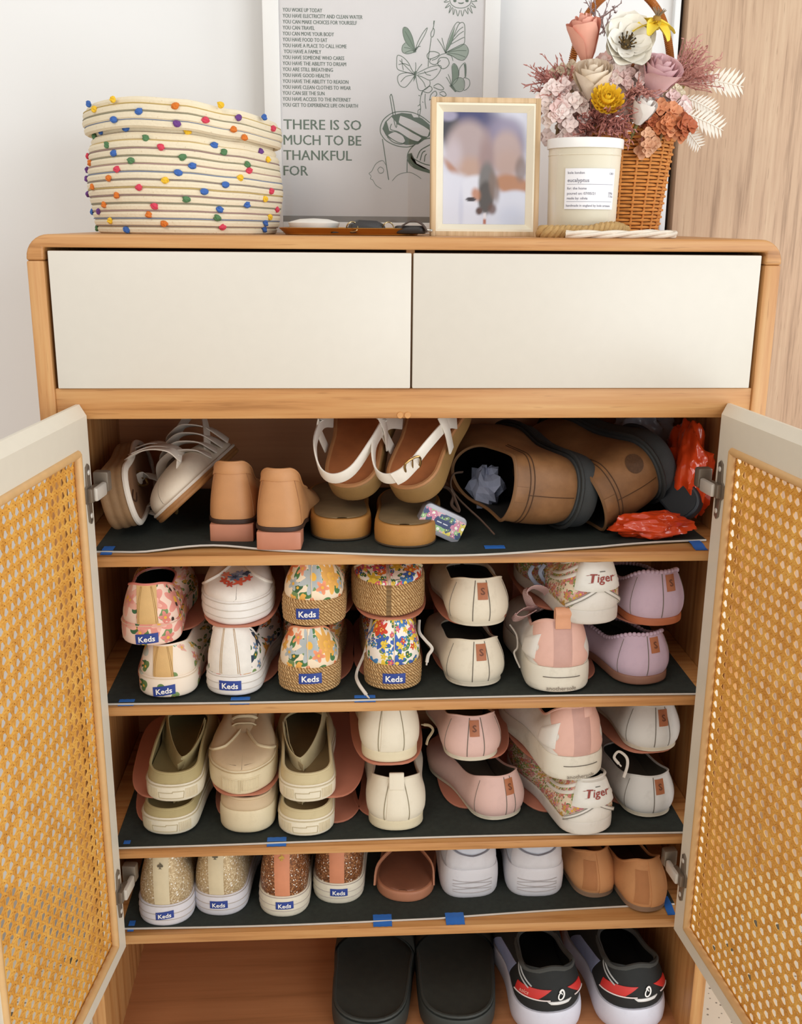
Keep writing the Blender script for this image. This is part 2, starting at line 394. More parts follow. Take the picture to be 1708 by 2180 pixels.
# ------------------------------------------------------------------ shelf liners and tape
liner_m = M('#2d332d', .85, var=.25, vs=150, bump=.5, bs=700); hem_m = M('#cfc8bd', .7)
def edge_y(k, x):
    if k == 0: return .018-.030*math.exp(-((x-.05)/.17)**2)+.012*math.exp(-((x+.25)/.06)**2)-.006*math.exp(-((x+.34)/.03)**2)+max(0, x-.25)*.14
    if k == 1: return .006+.002*math.sin(x*9)
    if k == 2: return .009+.003*math.sin(x*7+1)
    return .014+max(0, x-.05)*.05+.003*math.sin(x*8)
def edge_lift(k, x): return (.004*math.exp(-((x+.26)/.07)**2)+.003*math.exp(-((x-.3)/.12)**2)) if k == 0 else .0006
place = ['top', 'second', 'third', 'lowest lined']
liners = []
for k in range(4):
    z = SZ[k][0]; hw = .402; N = 48; th = .0024
    t = thing('shelf_liner', ['black foam liner on the top shelf with rippled front edge', 'black foam liner under the floral shoes on the second shelf', 'black foam liner on the third shelf under khaki and white shoes', 'black foam liner on the shelf of glitter sneakers and tan slippers'][k], 'liner', (0, .15, z+.0002))
    G = []
    for lv in (0, 1):
        for q in range(7):
            row = []
            for i in range(N+1):
                x = -hw+2*hw*i/N; ye = edge_y(k, x); s = (q/6)**2 if lv else (1-q/6)**2
                y = ye+(.335-ye)*(s if lv else s); lf = edge_lift(k, x)*math.exp(-(y-ye)/.02)
                row.append((x, y-.15, (th if lv == 0 else 0)+lf))
            G.append(row)
    MB().grid(G, 0, None, True).build('foam_sheet', liner_m, t)
    MB().tube([(-hw+2*hw*i/N, edge_y(k, -hw+2*hw*i/N)-.15-.0008, .0012+edge_lift(k, -hw+2*hw*i/N)) for i in range(N+1)], .0014, 6).build('hem', hem_m, t)
    liners.append(t)
tape_m = M('#2e6fc4', .55, var=.1)
def tape(k, u0, u1, v0, v1, lab, rot=0):
    z = SZ[k][0]+.0002; d0 = at(u0, v1, 0)
    def on(u, v):
        d = AF+AX*(u-854)/FPX-AU*(v-1090)/FPX; q = CAM+d*((z-CAM[2])/d[2]); return q
    a = on(u0, v1); b = on(u1, v1); c = on(u1, v0); cx, cy = (a[0]+b[0])/2, (a[1]+c[1])/2
    hw, hd = abs(b[0]-a[0])/2, abs(c[1]-a[1])/2+.004
    m = MB(); G = [[(-hw+2*hw*i/6, -hd+2*hd*j/4+(.0006 if i % 2 else 0)*(j in (0, 4)), .0003+(.0027 if j >= 2 else .0004*j)) for i in range(7)] for j in range(5)]
    G2 = [[(x, y, q-.0003) for x, y, q in r] for r in G]
    m.grid(G).grid(G2)
    o = m.build('masking_tape', tape_m); o.location = (cx, max(cy, .001+hd), z+T+.0002); o.rotation_euler.z = rot
    tag(o, lab, 'tape', 'blue tape holding the shelf liners')
tape(0, 214, 238, 1170, 1180, 'blue tape at the left end of the top shelf liner')
tape(0, 1036, 1080, 1172, 1179, 'blue tape below the brown boots on the top shelf')
tape(0, 1480, 1506, 1155, 1170, 'blue tape at the right end of the top shelf')
tape(1, 252, 285, 1496, 1501, 'blue tape at the left end of the second shelf')
tape(1, 490, 531, 1493, 1500, 'blue tape on the second shelf below the white sneakers')
tape(1, 755, 800, 1490, 1496, 'blue tape on the second shelf below the woven espadrille')
tape(2, 262, 276, 1797, 1803, 'blue tape at the left end of the third shelf')
tape(2, 568, 609, 1793, 1803, 'blue tape on the third shelf between beige and khaki shoes')
tape(3, 272, 285, 1968, 1980, 'blue tape at the left end of the lowest lined shelf')
tape(3, 795, 835, 1954, 1970, 'blue tape below the brown thong sandal')
tape(3, 950, 990, 1950, 1966, 'blue tape below the left white chunky sneaker')
tape(3, 1421, 1438, 1915, 1945, 'blue tape beside the rightmost tan slipper')

# ------------------------------------------------------------------ shoes
def sm(a, b, x):
    t = min(1, max(0, (x-a)/(b-a))); return t*t*(3-2*t)
def keys(ks, t):
    if t <= ks[0][0]: return ks[0][1]
    for (a, p), (b, q) in zip(ks, ks[1:]):
        if t <= b: return p+(q-p)*sm(a, b, t)
    return ks[-1][1]
class Shoe:
    """local frame: heel at y = 0, toe at +y, sole on z = 0. phi runs from the heel (0) round the right side to the toe (pi)"""
    NP = 72; MV = 13
    def __init__(s, root, L=.25, wh=.037, wm=.034, wb=.045, wt=.040, rh=.034, rt=.065, nh=2.2, nt=2.2, sole=(.026, .022), flare=.002,
                 hh=.078, hs=.062, hv=.062, y0=.006, y1=.56, oh=.027, om=.026, bulge=.004, lift=0., pinch=.0, spring=.0, inner='#5b5046', nz=.85):
        s.__dict__.update(locals()); s.y1 = y1*L
    def zl(s, y): t = y/s.L; return s.lift*(1-sm(.12, .68, t))+s.spring*sm(.72, 1, t)**2
    def st(s, y): return s.sole[0]+(s.sole[1]-s.sole[0])*sm(.2, .75, y/s.L)
    def outline(s, phi, off=0.):
        sg = 1 if phi >= 0 else -1; a = abs(phi); y = s.L/2*(1-math.cos(a)); t = y/s.L
        w = keys([(.0, s.wh), (.14, s.wh), (.42, s.wm), (.68, s.wb), (.86, s.wt), (1, s.wt*.86)], t)
        cap = 1.
        if y < s.rh: cap *= max(0, 1-(1-y/s.rh)**s.nh)**(1/s.nh)
        if s.L-y < s.rt: cap *= max(0, 1-(1-(s.L-y)/s.rt)**s.nt)**(1/s.nt)
        x = w*cap
        if off:
            # push outwards about the inner spine
            cy = min(max(y, s.rh), s.L-s.rt); d = Vector((x, y-cy)); l = d.length or 1; k = (l+off)/l
            x, y = x*k, cy+(y-cy)*k
        return sg*x, y
    def rim(s, phi):
        sg = 1 if phi >= 0 else -1; a = abs(phi); u = a/PI; Lr = s.y1-s.y0; y = s.y0+Lr/2*(1-math.cos(a)); t = (y-s.y0)/Lr
        w = keys([(0, s.oh), (.2, s.oh), (.75, s.om), (1, s.om)], t); cap = 1.; r1, r2 = min(.030, Lr*.3), min(.040, Lr*.4)
        q = y-s.y0
        if q < r1: cap *= math.sqrt(max(0, 1-(1-q/r1)**2))
        if Lr-q < r2: cap *= math.sqrt(max(0, 1-(1-(Lr-q)/r2)**2))
        z = keys([(0, s.hh), (.12, s.hh), (.5, s.hs), (1, s.hv)], u)
        return sg*w*cap, y, z
    def S(s, phi, v):
        u = abs(phi)/PI; q = sm(.42, .82, u); bx, by = s.outline(phi, -.0015); zb = s.st(by)-.001; rx, ry, rz = s.rim(phi)
        vv = max(v, 0.); h = vv*(1-q)+(1-math.cos(min(vv, 1.3)*PI/2))*q; z = vv*(1-q)+(max(0, math.sin(min(vv, 1)*PI/2))**s.nz if vv <= 1 else vv)*q
        if v < 0: z = v
        x = bx+(rx-bx)*h; y = by+(ry-by)*h; zz = zb+(rz-zb)*z
        bl = s.bulge*math.sin(PI*min(1, vv)**.75)*(1-.3*q); pn = s.pinch*max(0, vv-.45)**2*(1-q)
        d = Vector((bx, by-min(max(by, s.rh), s.L-s.rt))); d = d.normalized() if d.length > 1e-6 else Vector((0, -1 if u < .5 else 1))
        return Vector((x+d.x*(bl-pn), y+d.y*(bl-pn), zz+s.zl(y)))
    def Q(s, phi, w):
        x, y = s.outline(phi, s.flare*math.sin(min(1, max(0, w))*PI)*.4+s.flare*.6); return Vector((x, y, w*s.st(min(max(y, 0), s.L))+s.zl(y)))
    def nrm(s, f, phi, v):
        e = .01; a = f(phi+e, v)-f(phi-e, v); b = f(phi, min(v+e, 1))-f(phi, v-e) if v > .5 else f(phi, v+e)-f(phi, max(v-e, 0.001))
        n = a.cross(b)
        return n.normalized() if n.length > 1e-12 else Vector((0, 0, 1))
    def arc(s, f, v, base):
        """phi as a function of distance along the surface from the heel (base 0) or the toe (base pi)"""
        k = (id(f.__func__), round(v, 3), base); c = s.__dict__.setdefault('_arc', {})
        if k not in c:
            ds = [0.]; ps = [0.]; p = f(base if base == 0 else PI, v); 
            for i in range(1, 90):
                ph = i*.03; q = f(ph if base == 0 else PI-ph, v); ds.append(ds[-1]+(q-p).length); ps.append(ph); p = q
            c[k] = (ds, ps)
        return c[k]
    def ph(s, f, d, v, base=0):
        ds, ps = s.arc(f, v, base); a = float(np.interp(abs(d), ds, ps))
        if base == 0: return a if d >= 0 else -a
        return (PI-a) if d >= 0 else -(PI-a)
    def cols(s, n=None):
        n = n or s.NP; return [-PI+2*PI*i/n for i in range(n)]
    def body(s, upper, sole_m, lining=None, insole=None, upper_name='upper', parts=True, ridges=0, sole_name='sole', open_back=None):
        C = s.cols(); R = s.root; N = len(C)
        rows = [j/s.MV for j in range(s.MV+1)]
        G = [[s.S(p, v) for p in C] for v in rows]
        acc = [0.]; 
        for i in range(1, N): acc.append(acc[-1]+(Vector(s.outline(C[i])+(0,))-Vector(s.outline(C[i-1])+(0,))).length)
        UV = []; run = [0.]*N
        for j in range(len(rows)):
            if j: run = [run[i]+(G[j][i]-G[j-1][i]).length for i in range(N)]
            UV.append([(acc[i]+.001, run[i]+.001) for i in range(N)])
        m = MB().grid(G, 0, UV, False, True)
        top = G[-1]; inn = []
        for i, p in enumerate(C):
            n_ = s.nrm(s.S, p, .985); inn.append(top[i]-n_*.0022)
        m.grid([top, inn], 0, [UV[-1], UV[-1]], False, True); m.build(upper_name, upper, R, 50)
        # lining: the same surface a little further in, down to the insole
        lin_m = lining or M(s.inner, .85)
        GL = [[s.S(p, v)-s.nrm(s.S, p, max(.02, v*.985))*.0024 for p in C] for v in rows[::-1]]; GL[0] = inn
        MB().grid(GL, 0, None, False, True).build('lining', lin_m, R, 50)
        K = N//2; zi = .003
        ins = [[None]*9 for _ in range(K-1)]
        for i in range(1, K):
            a = PI*i/K; x, y = s.outline(a, -.0045); z = s.st(y)+s.zl(y)+zi
            for j in range(9):
                f = -1+2*j/8; ins[i-1][j] = (x*f, y, z+.004*abs(f)**3)
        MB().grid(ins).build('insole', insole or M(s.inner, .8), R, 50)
        if sole_name:
            s.make_sole(sole_m, sole_name, ridges)
    def make_sole(s, sole_m, name='sole', ridges=0, R=None):
        C = s.cols(); W = [.0, .04, .12, .3, .5, .7, .88, .96, 1.] if not ridges else [0.]+[i/(ridges*6) for i in range(1, ridges*6)]+[1.]
        G = []; UV = []
        acc = [0.]
        for i in range(1, len(C)): acc.append(acc[-1]+(Vector(s.outline(C[i])+(0,))-Vector(s.outline(C[i-1])+(0,))).length)
        for w in W:
            row = []
            for p in C:
                off = -.0022*(1-sm(0, .08, w))-.0012*sm(.93, 1, w)
                if ridges: off += .0013*abs(math.sin(w*ridges*PI))-.0006
                x, y = s.outline(p, s.flare*math.sin(w*PI)*.4+s.flare*.6+off); row.append((x, y, w*s.st(min(max(y, 0), s.L))+s.zl(y)))
            G.append(row); UV.append([(a+.001, w*s.sole[0]+.001) for a in acc])
        G.append([(x*.86, s.L*.5+(y-s.L*.5)*.95, z) for x, y, z in G[-1]]); UV.append(UV[-1])
        m = MB().grid(G, 0, UV, False, True); b = 0; N = len(C)
        K = N//2
        m.add([G[0][i] for i in range(N)], [(i, i+1, (N-i-1) % N, N-i) for i in range(1, K-1)]+[(0, 1, N-1)], 0)
        return m.build(name, sole_m, s.root if R is None else R, 45)
    def patch(s, name, mat, g, na=8, nb=6, off=.0012, f=None, parent=None, th=None, label=None):
        """slab that follows the surface; g(a, b) gives (phi, v)"""
        f = f or s.S; O = []; I = []; UV = []
        for i in range(na+1):
            ro, ri, ru = [], [], []
            for j in range(nb+1):
                phi, v = g(i/na, j/nb); p = f(phi, v); n = s.nrm(f, phi, v); ed = .55 if i in (0, na) or j in (0, nb) else 1.
                ro.append(p+n*off*ed); ri.append(p-n*.0006); ru.append((i/na*.03+.001, j/nb*.05+.001))
            O.append(ro); I.append(ri); UV.append(ru)
        m = MB().grid(O, 0, UV); m.grid(I, 0, UV)
        b = [(i, 0) for i in range(na+1)]+[(na, j) for j in range(1, nb+1)]+[(i, nb) for i in range(na-1, -1, -1)]+[(0, j) for j in range(nb-1, 0, -1)]
        m.grid([[O[i][j] for i, j in b], [I[i][j] for i, j in b]], 0, [[UV[i][j] for i, j in b]]*2, False, True)
        o = m.build(name, mat, parent or s.root, 50)
        if label: o['label'] = label
        return o
    def strip_at(s, d0, d1, v0, v1, f=None, base=0, taper=1., vref=None):
        """g for a band between arc distances d0..d1 (metres from the heel or toe centre) and rows v0..v1"""
        f = f or s.S
        def g(a, b):
            v = v0+(v1-v0)*b; k = 1+(taper-1)*b; return s.ph(f, (d0+(d1-d0)*a)*k, min(max(v, .02), .98) if vref is None else vref, base), v
        return g
    def line(s, name, mat, pts, r=.0012, off=.0006, f=None, parent=None, n=6, sub=6):
        f = f or s.S; P = []
        for (a, b), (c, d) in zip(pts, pts[1:]):
            for k in range(sub): t = k/sub; P.append((a+(c-a)*t, b+(d-b)*t))
        P.append(pts[-1]); m = MB().tube([f(p, v)+s.nrm(f, p, v)*off for p, v in P], r, n)
        return m.build(name, mat, parent or s.root) if name else m
    def decal(s, name, vs_, fs, mat, d, v, f=None, base=0, off=.0018, parent=None, slope=0., center=True):
        """flat print following the surface; d is arc distance from heel or toe, v the row, shape in metres"""
        f = f or s.S; xs = [q[0] for q in vs_]; ys = [q[1] for q in vs_]; cx = (min(xs)+max(xs))/2 if center else 0; cy = (min(ys)+max(ys))/2 if center else 0
        p0 = s.ph(f, d, v, base); v1, v2 = min(1, v+.1), max(0, v-.1); hgt = (f(p0, v1)-f(p0, v2)).length/(v1-v2); V = []
        for x, y in vs_:
            yy = v+(y-cy+slope*(x-cx))/hgt; p = s.ph(f, d+(x-cx)*(1 if base == 0 else -1), min(.97, max(.03, v)), base); V.append(f(p, yy)+s.nrm(f, p, min(.99, yy))*off)
        return MB().add(V, fs).build(name, mat, parent or s.root, 0)
    def text(s, name, txt, mat, d, v, size, f=None, base=0, bold=.02, off=.0018, parent=None, shear=0., slope=0.):
        vs_, fs = glyphs(txt, bold, size, shear)
        return s.decal(name, vs_, fs, mat, d, v, f, base, off, parent, slope)
    def binding(s, mat, r=.0016, name='topline_binding', lo=-PI, hi=PI, n=72):
        closed = hi-lo > 6.2; P = [s.S(lo+(hi-lo)*i/n, 1.) for i in range(n if closed else n+1)]
        return MB().tube(P, r, 6, closed).build(name, mat, s.root)
    def heel_label(s, w=.62, d=0., width=.030, height=.0135, txt='Keds', tilt=0.):
        """small blue rubber label with white letters on the heel of the sole"""
        hh = height/s.sole[0]
        def g(a, b):
            dd = d+(a-.5)*width; return s.ph(s.Q, dd, .5), w+(b-.5)*hh+tilt*(a-.5)
        o = s.patch('heel_label', label_blue, g, 8, 2, .0013, s.Q)
        s.text('lettering', txt, ink_white, d, w, height*.80, s.Q, 0, .022, .0017, o, slope=tilt*s.sole[0]/width)

def stand(kind, x, y, z, L, yaw=0., pitch=0., roll=0.):
    """place a shoe: its near end (heel or toe) at x, y on the surface z"""
    R = Matrix.Rotation(yaw, 4, 'Z') @ Matrix.Rotation(pitch, 4, 'X') @ Matrix.Rotation(roll, 4, 'Y')
    if kind == 'heel': return Vector((x, y, z)), R.to_euler()
    R = Matrix.Rotation(yaw+PI, 4, 'Z') @ Matrix.Rotation(pitch, 4, 'X') @ Matrix.Rotation(roll, 4, 'Y')
    return Vector((x, y, z))-R.to_3x3() @ Vector((0, L, 0)), R.to_euler()
MAT = [a+.0028 for a, b in SZ]      # top of each liner
PINK = M('#c8826a', .38, var=.03)
def organizer(k, x, y, yaw, dz, front, label, w=.104):
    """two-tier shoe holder: base plate, curved post at the far end, upper tray"""
    t = thing('shoe_organizer', label, 'organizer', (x, y, MAT[k]), (0, 0, yaw), 'shoe organizers')
    def plate(y0, y1, z, wd, lip):
        C = [];
        for i in range(40):
            a = 2*PI*i/40; c, s_ = math.cos(a), math.sin(a); e = .62
            C.append((math.copysign(abs(c)**e, c)*wd/2, (y0+y1)/2+math.copysign(abs(s_)**e, s_)*(y1-y0)/2))
        def ring(k_, z_): return [(q[0]*k_, (y0+y1)/2+(q[1]-(y0+y1)/2)*(1-(1-k_)*.4), z_) for q in C]
        G = [ring(.01, z), ring(.90, z), ring(.965, z+.0004), ring(1, z+lip), ring(1.012, z+lip-.0004), ring(.985, z-.0024), ring(.9, z-.003), ring(.01, z-.003)]
        return MB().grid(G, 0, None, False, True)
    L = .285
    plate(.035, L, .0034, w*.98, .0004).build('base_plate', PINK, t)
    tr = plate(front, L-.005, dz-.0004, w, .0004); tr.build('upper_tray', PINK, t)
    MB().box(-w*.3, w*.3, L-.016, L-.010, .0005, dz-.001, .002).build('post', PINK, t)
    return t

# ------------------------------------------------------------------ the shoes on the shelves
def shoe(name, label, kind, x, y, z, yaw=0., pitch=0., roll=0., group=None, cat='shoe', **kw):
    L = kw.get('L', .25); loc, rot = stand(kind, x, y, z, L, yaw, pitch, roll)
    return Shoe(thing(name, label, cat, loc, rot, group), **kw)
SPADE = [(0, .0062), (.0012, .0045), (.0034, .0022), (.0040, .0004), (.0030, -.0010), (.0014, -.0009), (.0005, -.0002), (.0007, -.0022), (.0022, -.0036), (-.0022, -.0036), (-.0007, -.0022), (-.0005, -.0002), (-.0014, -.0009), (-.0030, -.0010), (-.0040, .0004), (-.0034, .0022), (-.0012, .0045)]
rubber_w = worn('#e9e4de', '#b7aca0', .5, .3); rubber_c = worn('#dfcfac', '#b59f7c', .55, .4); gum = M('#b87850', .5)
stitch_m = M('#b08a50', .7); seam_m = M('#6f675c', .8); lace_w = M('#e6ddd0', .8, bump=.5); lace_k = M('#d9c7a2', .8, bump=.5)
jute_m = jute('jute_rope', '#b98c55', '#7e5a30')
def seams(s, d, v0=.04, v1=.97, mat=seam_m, r=.0006):
    m = MB()
    for q in d: m2 = s.line(None, None, [(s.ph(s.S, q, .5), v0), (s.ph(s.S, q, .5), (v0+v1)/2), (s.ph(s.S, q, .5), v1)], r, .0002); m.add(m2.v, m2.f)
    return tag(m.build('seam', mat, s.root), kind='stuff') if len(d) > 1 else m.build('seam', mat, s.root)
def heel_strip(s, mat, w=.026, v0=.02, v1=.985, taper=1., off=.0012, stitch=True):
    st = s.patch('heel_strip', mat, s.strip_at(-w/2, w/2, v0, v1, taper=taper), 6, 10, off)
    if stitch:
        m = MB()
        for q in (-w/2+.002, -w/2+.004, w/2-.004, w/2-.002):
            k = s.line(None, None, [(s.ph(s.S, q, .5), v0+.03), (s.ph(s.S, q, .5), (v0+v1)/2), (s.ph(s.S, q*(1+(taper-1)), .5), v1-.03)], .00035, off); m.add(k.v, k.f)
        tag(m.build('stitching', stitch_m, st), kind='stuff')
    return st
def dangle(s, name, mat, pts, r=.0022):
    P = [Vector(p) for p in pts]; Q = []
    for i in range(len(P)-1):
        a, b, c, d = P[max(i-1, 0)], P[i], P[i+1], P[min(i+2, len(P)-1)]
        for k in range(6):
            t = k/6; Q.append(.5*((2*b)+(c-a)*t+(2*a-5*b+4*c-d)*t*t+(3*b-a-3*c+d)*t**3))
    Q.append(P[-1]); m = MB().tube(Q, r, 8, flat=.55); m.tube([Q[-2], Q[-1], Q[-1]+(Q[-1]-Q[-3])*1.6], [r*.5, r*.55, r*.5], 8)
    return m.build(name, mat, s.root)
def inlocal(s, p):
    R = s.root.rotation_euler.to_matrix(); return R.inverted() @ (Vector(p)-Vector((s.root.location.x, s.root.location.y, s.root.location.z-T)))

def smooth_path(pts, k=6):
    P = [Vector(p) for p in pts]; Q = []
    for i in range(len(P)-1):
        a, b, c, d = P[max(i-1, 0)], P[i], P[i+1], P[min(i+2, len(P)-1)]
        for j in range(k): t = j/k; Q.append(.5*((2*b)+(c-a)*t+(2*a-5*b+4*c-d)*t*t+(3*b-a-3*c+d)*t**3))
    return Q+[P[-1]]
# ---- second shelf
f_pink = floral('pink_tulip_print', '#f2d3c0', ['#ea9a8c', '#f3b7a4', '#e6b24a', '#e58d80'], '#5f8048', 30, 1., .36, 6, .85)
f_pale = floral('pale_tulip_print', '#f0e0cd', ['#e99a95', '#c3cfc6', '#e3bd62', '#eeb9a8'], '#68864f', 26, 4., .30, 5, .55)
f_wht = floral('white_ground_bouquet_print', '#f0e8df', ['#e2502c', '#7b96b8', '#e8a040', '#2d3f55'], '#3e6b4a', 32, 2., .30, 5, .65)
f_org = floral('orange_bloom_print', '#f3dfc2', ['#f29a70', '#f4ad88', '#f0b55a', '#f2a27a', '#ea8450', '#b9c2c4'], '#4f8250', 30, 6.2, .37, 8, .85)
f_mul = floral('many_coloured_bloom_print', '#f5ebdf', ['#d9482a', '#3f66bb', '#ea7f2d', '#f1d046', '#e2607f', '#4a8ac8'], '#3f8a58', 62, 9., .40, 6, .95, center='#f4d050')
f_sml = floral('small_rose_print', '#e3d3b8', ['#d68890', '#c9a252', '#93ad6c', '#e2b8ae', '#cf7f78'], '#8fa564', 105, 5., .40, 6, .9)
strip_tan = M('#dcb377', .7, bump=.4)
def sneaker_heel(label, x, y, z, up, strip, yaw=0, fox=None, group=None, pitch=0, roll=0, **kw):
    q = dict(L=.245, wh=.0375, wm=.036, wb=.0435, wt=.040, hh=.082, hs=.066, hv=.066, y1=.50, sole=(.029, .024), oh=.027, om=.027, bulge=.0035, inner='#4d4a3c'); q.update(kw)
    s = shoe('canvas_sneaker', label, 'heel', x, y, z, yaw, pitch, roll, group, **q); s.body(up, fox or rubber_w)
    s.binding(up if kw.get('bind') is None else kw['bind'])
    if strip: heel_strip(s, strip)
    return s
def foxing_lines(s, mat, ws=(.93,), r=.0007):
    m = MB()
    for w_ in ws: m.tube([s.Q(p, w_)+s.nrm(s.Q, p, .5)*.0002 for p in s.cols()], r, 6, True)
    return tag(m.build('foxing_line', mat, s.root), kind='stuff')
s = sneaker_heel('pink tulip print canvas sneaker on top, tan heel strip, leftmost on second shelf', -.3385, .012, MAT[1]+.0795, f_pink, strip_tan, .02, f_pink, pitch=0); foxing_lines(s, M('#e7c0a6')); s.heel_label(.34, -.002, tilt=.10)
EYE = [(0, 0)]+[(.0022*math.cos(2*PI*i/12), .0034*math.sin(2*PI*i/12)) for i in range(12)]
for d_, v_ in ((.036, .80), (.052, .78), (.046, .38), (.034, .06)): s.decal('eyelet', EYE, [(0, i+1, (i+1) % 12+1) for i in range(12)], M('#2c2420', .5), d_, v_, off=.0009, center=False)
s = sneaker_heel('pale floral canvas sneaker with tan heel strip, under the pink tulip one', -.3225, .014, MAT[1]+.0037, f_pale, strip_tan, -.04, f_pale, hh=.072); foxing_lines(s, M('#e7d2b6')); s.heel_label(.36, .0, tilt=.16)
# white sneaker, toe to the viewer
def sneaker_toe(label, x, y, z, up, sole_m, lace, yaw=0, cap=None, ridges=0, name='canvas_sneaker', lo=.30, rise=.014, **kw):
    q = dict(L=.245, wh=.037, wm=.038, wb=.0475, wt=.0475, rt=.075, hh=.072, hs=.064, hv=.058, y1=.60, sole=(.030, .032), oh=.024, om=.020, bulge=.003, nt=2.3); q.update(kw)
    s = shoe(name, label, 'toe', x, y, z, yaw, **q); s.rise = rise; s.body(up, sole_m, ridges=ridges)
    tq = []
    for i in range(9):      # tongue from the throat back to the ankle
        t = i/8; y_ = s.y1+.012-t*.085; z_ = s.hv-.004+t*s.rise; tq.append([(xx*.021*(1+.25*t), y_-abs(xx)**2*.004, z_+.006*(1-xx*xx)) for xx in (-1, -.66, -.33, 0, .33, .66, 1)])
    MB().grid(tq).grid([[(a, b, c-.002) for a, b, c in r] for r in tq]).build('tongue', up, s.root)
    # facings: two seams running from the throat to the sides of the toe, and laces
    m = MB()
    for sg in (1, -1):
        P = [(sg*(PI-.16), .97), (sg*(PI-.30), .80), (sg*(PI-.48), .56), (sg*(PI-.74), lo), (sg*(PI-.98), lo*.45)]
        k = s.line(None, None, P, .0021, .0009); m.add(k.v, k.f)
    m.build('vamp_trim', lace, s.root)
    for k in range(4):
        y_ = s.y1-.004-k*.017; z_ = s.hv+.004+k*s.rise*.18
        P = [(-.021-.002*k, y_-.004, z_-.006), (-.012, y_, z_+.0025), (0, y_+.001, z_+.004), (.012, y_, z_+.0025), (.021+.002*k, y_-.004, z_-.006)]
        dangle(s, 'lace', lace, P, .0023)
    return s
s = sneaker_toe('white canvas sneaker facing toe out with red and blue flowers on its toe', -.2265, .020, MAT[1]+.1032, M('#ece5dc', .75, bump=.4), rubber_w, lace_w, .02, group=None)
foxing_lines(s, M('#cfc6ba'), (.30, .62, .93), .0006)
def blossom(s, spots, base=1):
    for i, (d, v, r, col_, np_) in enumerate(spots):
        vs = [(0, 0)]; k = np_*6
        for j in range(k): a = 2*PI*j/k; rr = r*(.72+.28*math.cos(np_*a)); vs.append((rr*math.cos(a), rr*math.sin(a)))
        fs = [(0, j+1, (j+1) % k+1) for j in range(k)]; s.decal('printed_flower', vs, fs, M(col_, .7, var=.15, vs=300), d, v, base=base, off=.0006+.00012*i, center=False)
blossom(s, [(-0.0138, 0.65, 0.0069, '#46604a', 2), (0.0069, 0.61, 0.0069, '#46604a', 2), (0.0155, 0.48, 0.0086, '#d8593c', 5), (0.0069, 0.42, 0.0069, '#c8503a', 6), (-0.0057, 0.47, 0.0098, '#e0664a', 5), (-0.0178, 0.51, 0.0080, '#de5a44', 5), (0.0138, 0.60, 0.0092, '#e88a70', 5), (0.0011, 0.57, 0.0109, '#6f7f9c', 6), (-0.0046, 0.65, 0.0092, '#8d97b4', 6), (0.0011, 0.57, 0.0046, '#3f4a66', 5), (-0.0149, 0.61, 0.0069, '#3f4a66', 4)])
s = sneaker_heel('white canvas sneaker with floral sides and plain white heel strip, below a toe-out white one', -.2355, .016, MAT[1]+.0037, f_wht, M('#ebe5dc', .75, bump=.4), -.10, hh=.097, wb=.044, wh=.0365)
s.patch('heel_counter', M('#ebe5dc', .75, bump=.4), s.strip_at(-.034, .030, .03, .97), 12, 10, .0008); foxing_lines(s, M('#c9c0b6'), (.3, .62, .95), .0006); s.heel_label(.52, .0)
# espadrilles
esp = dict(L=.245, sole=(.036, .034), hh=.084, hs=.068, hv=.066, wh=.0395, wm=.038, wb=.045, wt=.041, y1=.5, bulge=.005, flare=.003, inner='#5a4c3a')
def espadrille(label, x, y, z, up, yaw=0, d=0., w_=.62, tilt=0, **kw):
    q = dict(esp); q.update(kw); s = shoe('espadrille_sneaker', label, 'heel', x, y, z, yaw, group=None, **q); s.body(up, jute_m, ridges=6); s.binding(up); seams(s, (.0,), mat=M('#e9d3b4')); s.heel_label(w_, d, .031, .0145, tilt=tilt); return s
espadrille('orange floral espadrille sneaker with jute sole, upper of its stack', -.1255, .019, MAT[1]+.1002, f_org, -.06, -.006, .50, .06, hh=.088)
espadrille('orange floral espadrille sneaker with jute sole, lower of its stack', -.1320, .019, MAT[1]+.0037, f_org, -.03, .003, .62, .02, hh=.092)
s = sneaker_toe('bright floral espadrille facing toe out, wide braided jute rim', -.0205, .030, MAT[1]+.1075, f_mul, jute_m, lace_k, .02, ridges=6, name='espadrille_sneaker', sole=(.036, .044), wb=.0485, wt=.0490, hv=.060, lo=.5, hh=.070, rise=.010)
s = espadrille('bright red and blue floral espadrille with jute sole and loose laces', -.0165, .024, MAT[1]+.0037, f_mul, 0., .0, .50, 0, hh=.100, wh=.0365, wb=.040, wm=.036)
g2 = MAT[1]+.0025
dangle(s, 'lace', lace_w, [inlocal(s, p) for p in (at(792, 1318, .085), at(778, 1385, .075), at(760, 1430, .06), at(762, 1452, .035), Vector((at(780, 1482, .014).x, .014, g2)))], .0024)
dangle(s, 'lace', lace_w, [inlocal(s, p) for p in (at(893, 1320, .085), at(893, 1345, .075), at(905, 1362, .07), at(920, 1380, .07), at(912, 1395, .065), at(909, 1410, .06))], .0024)
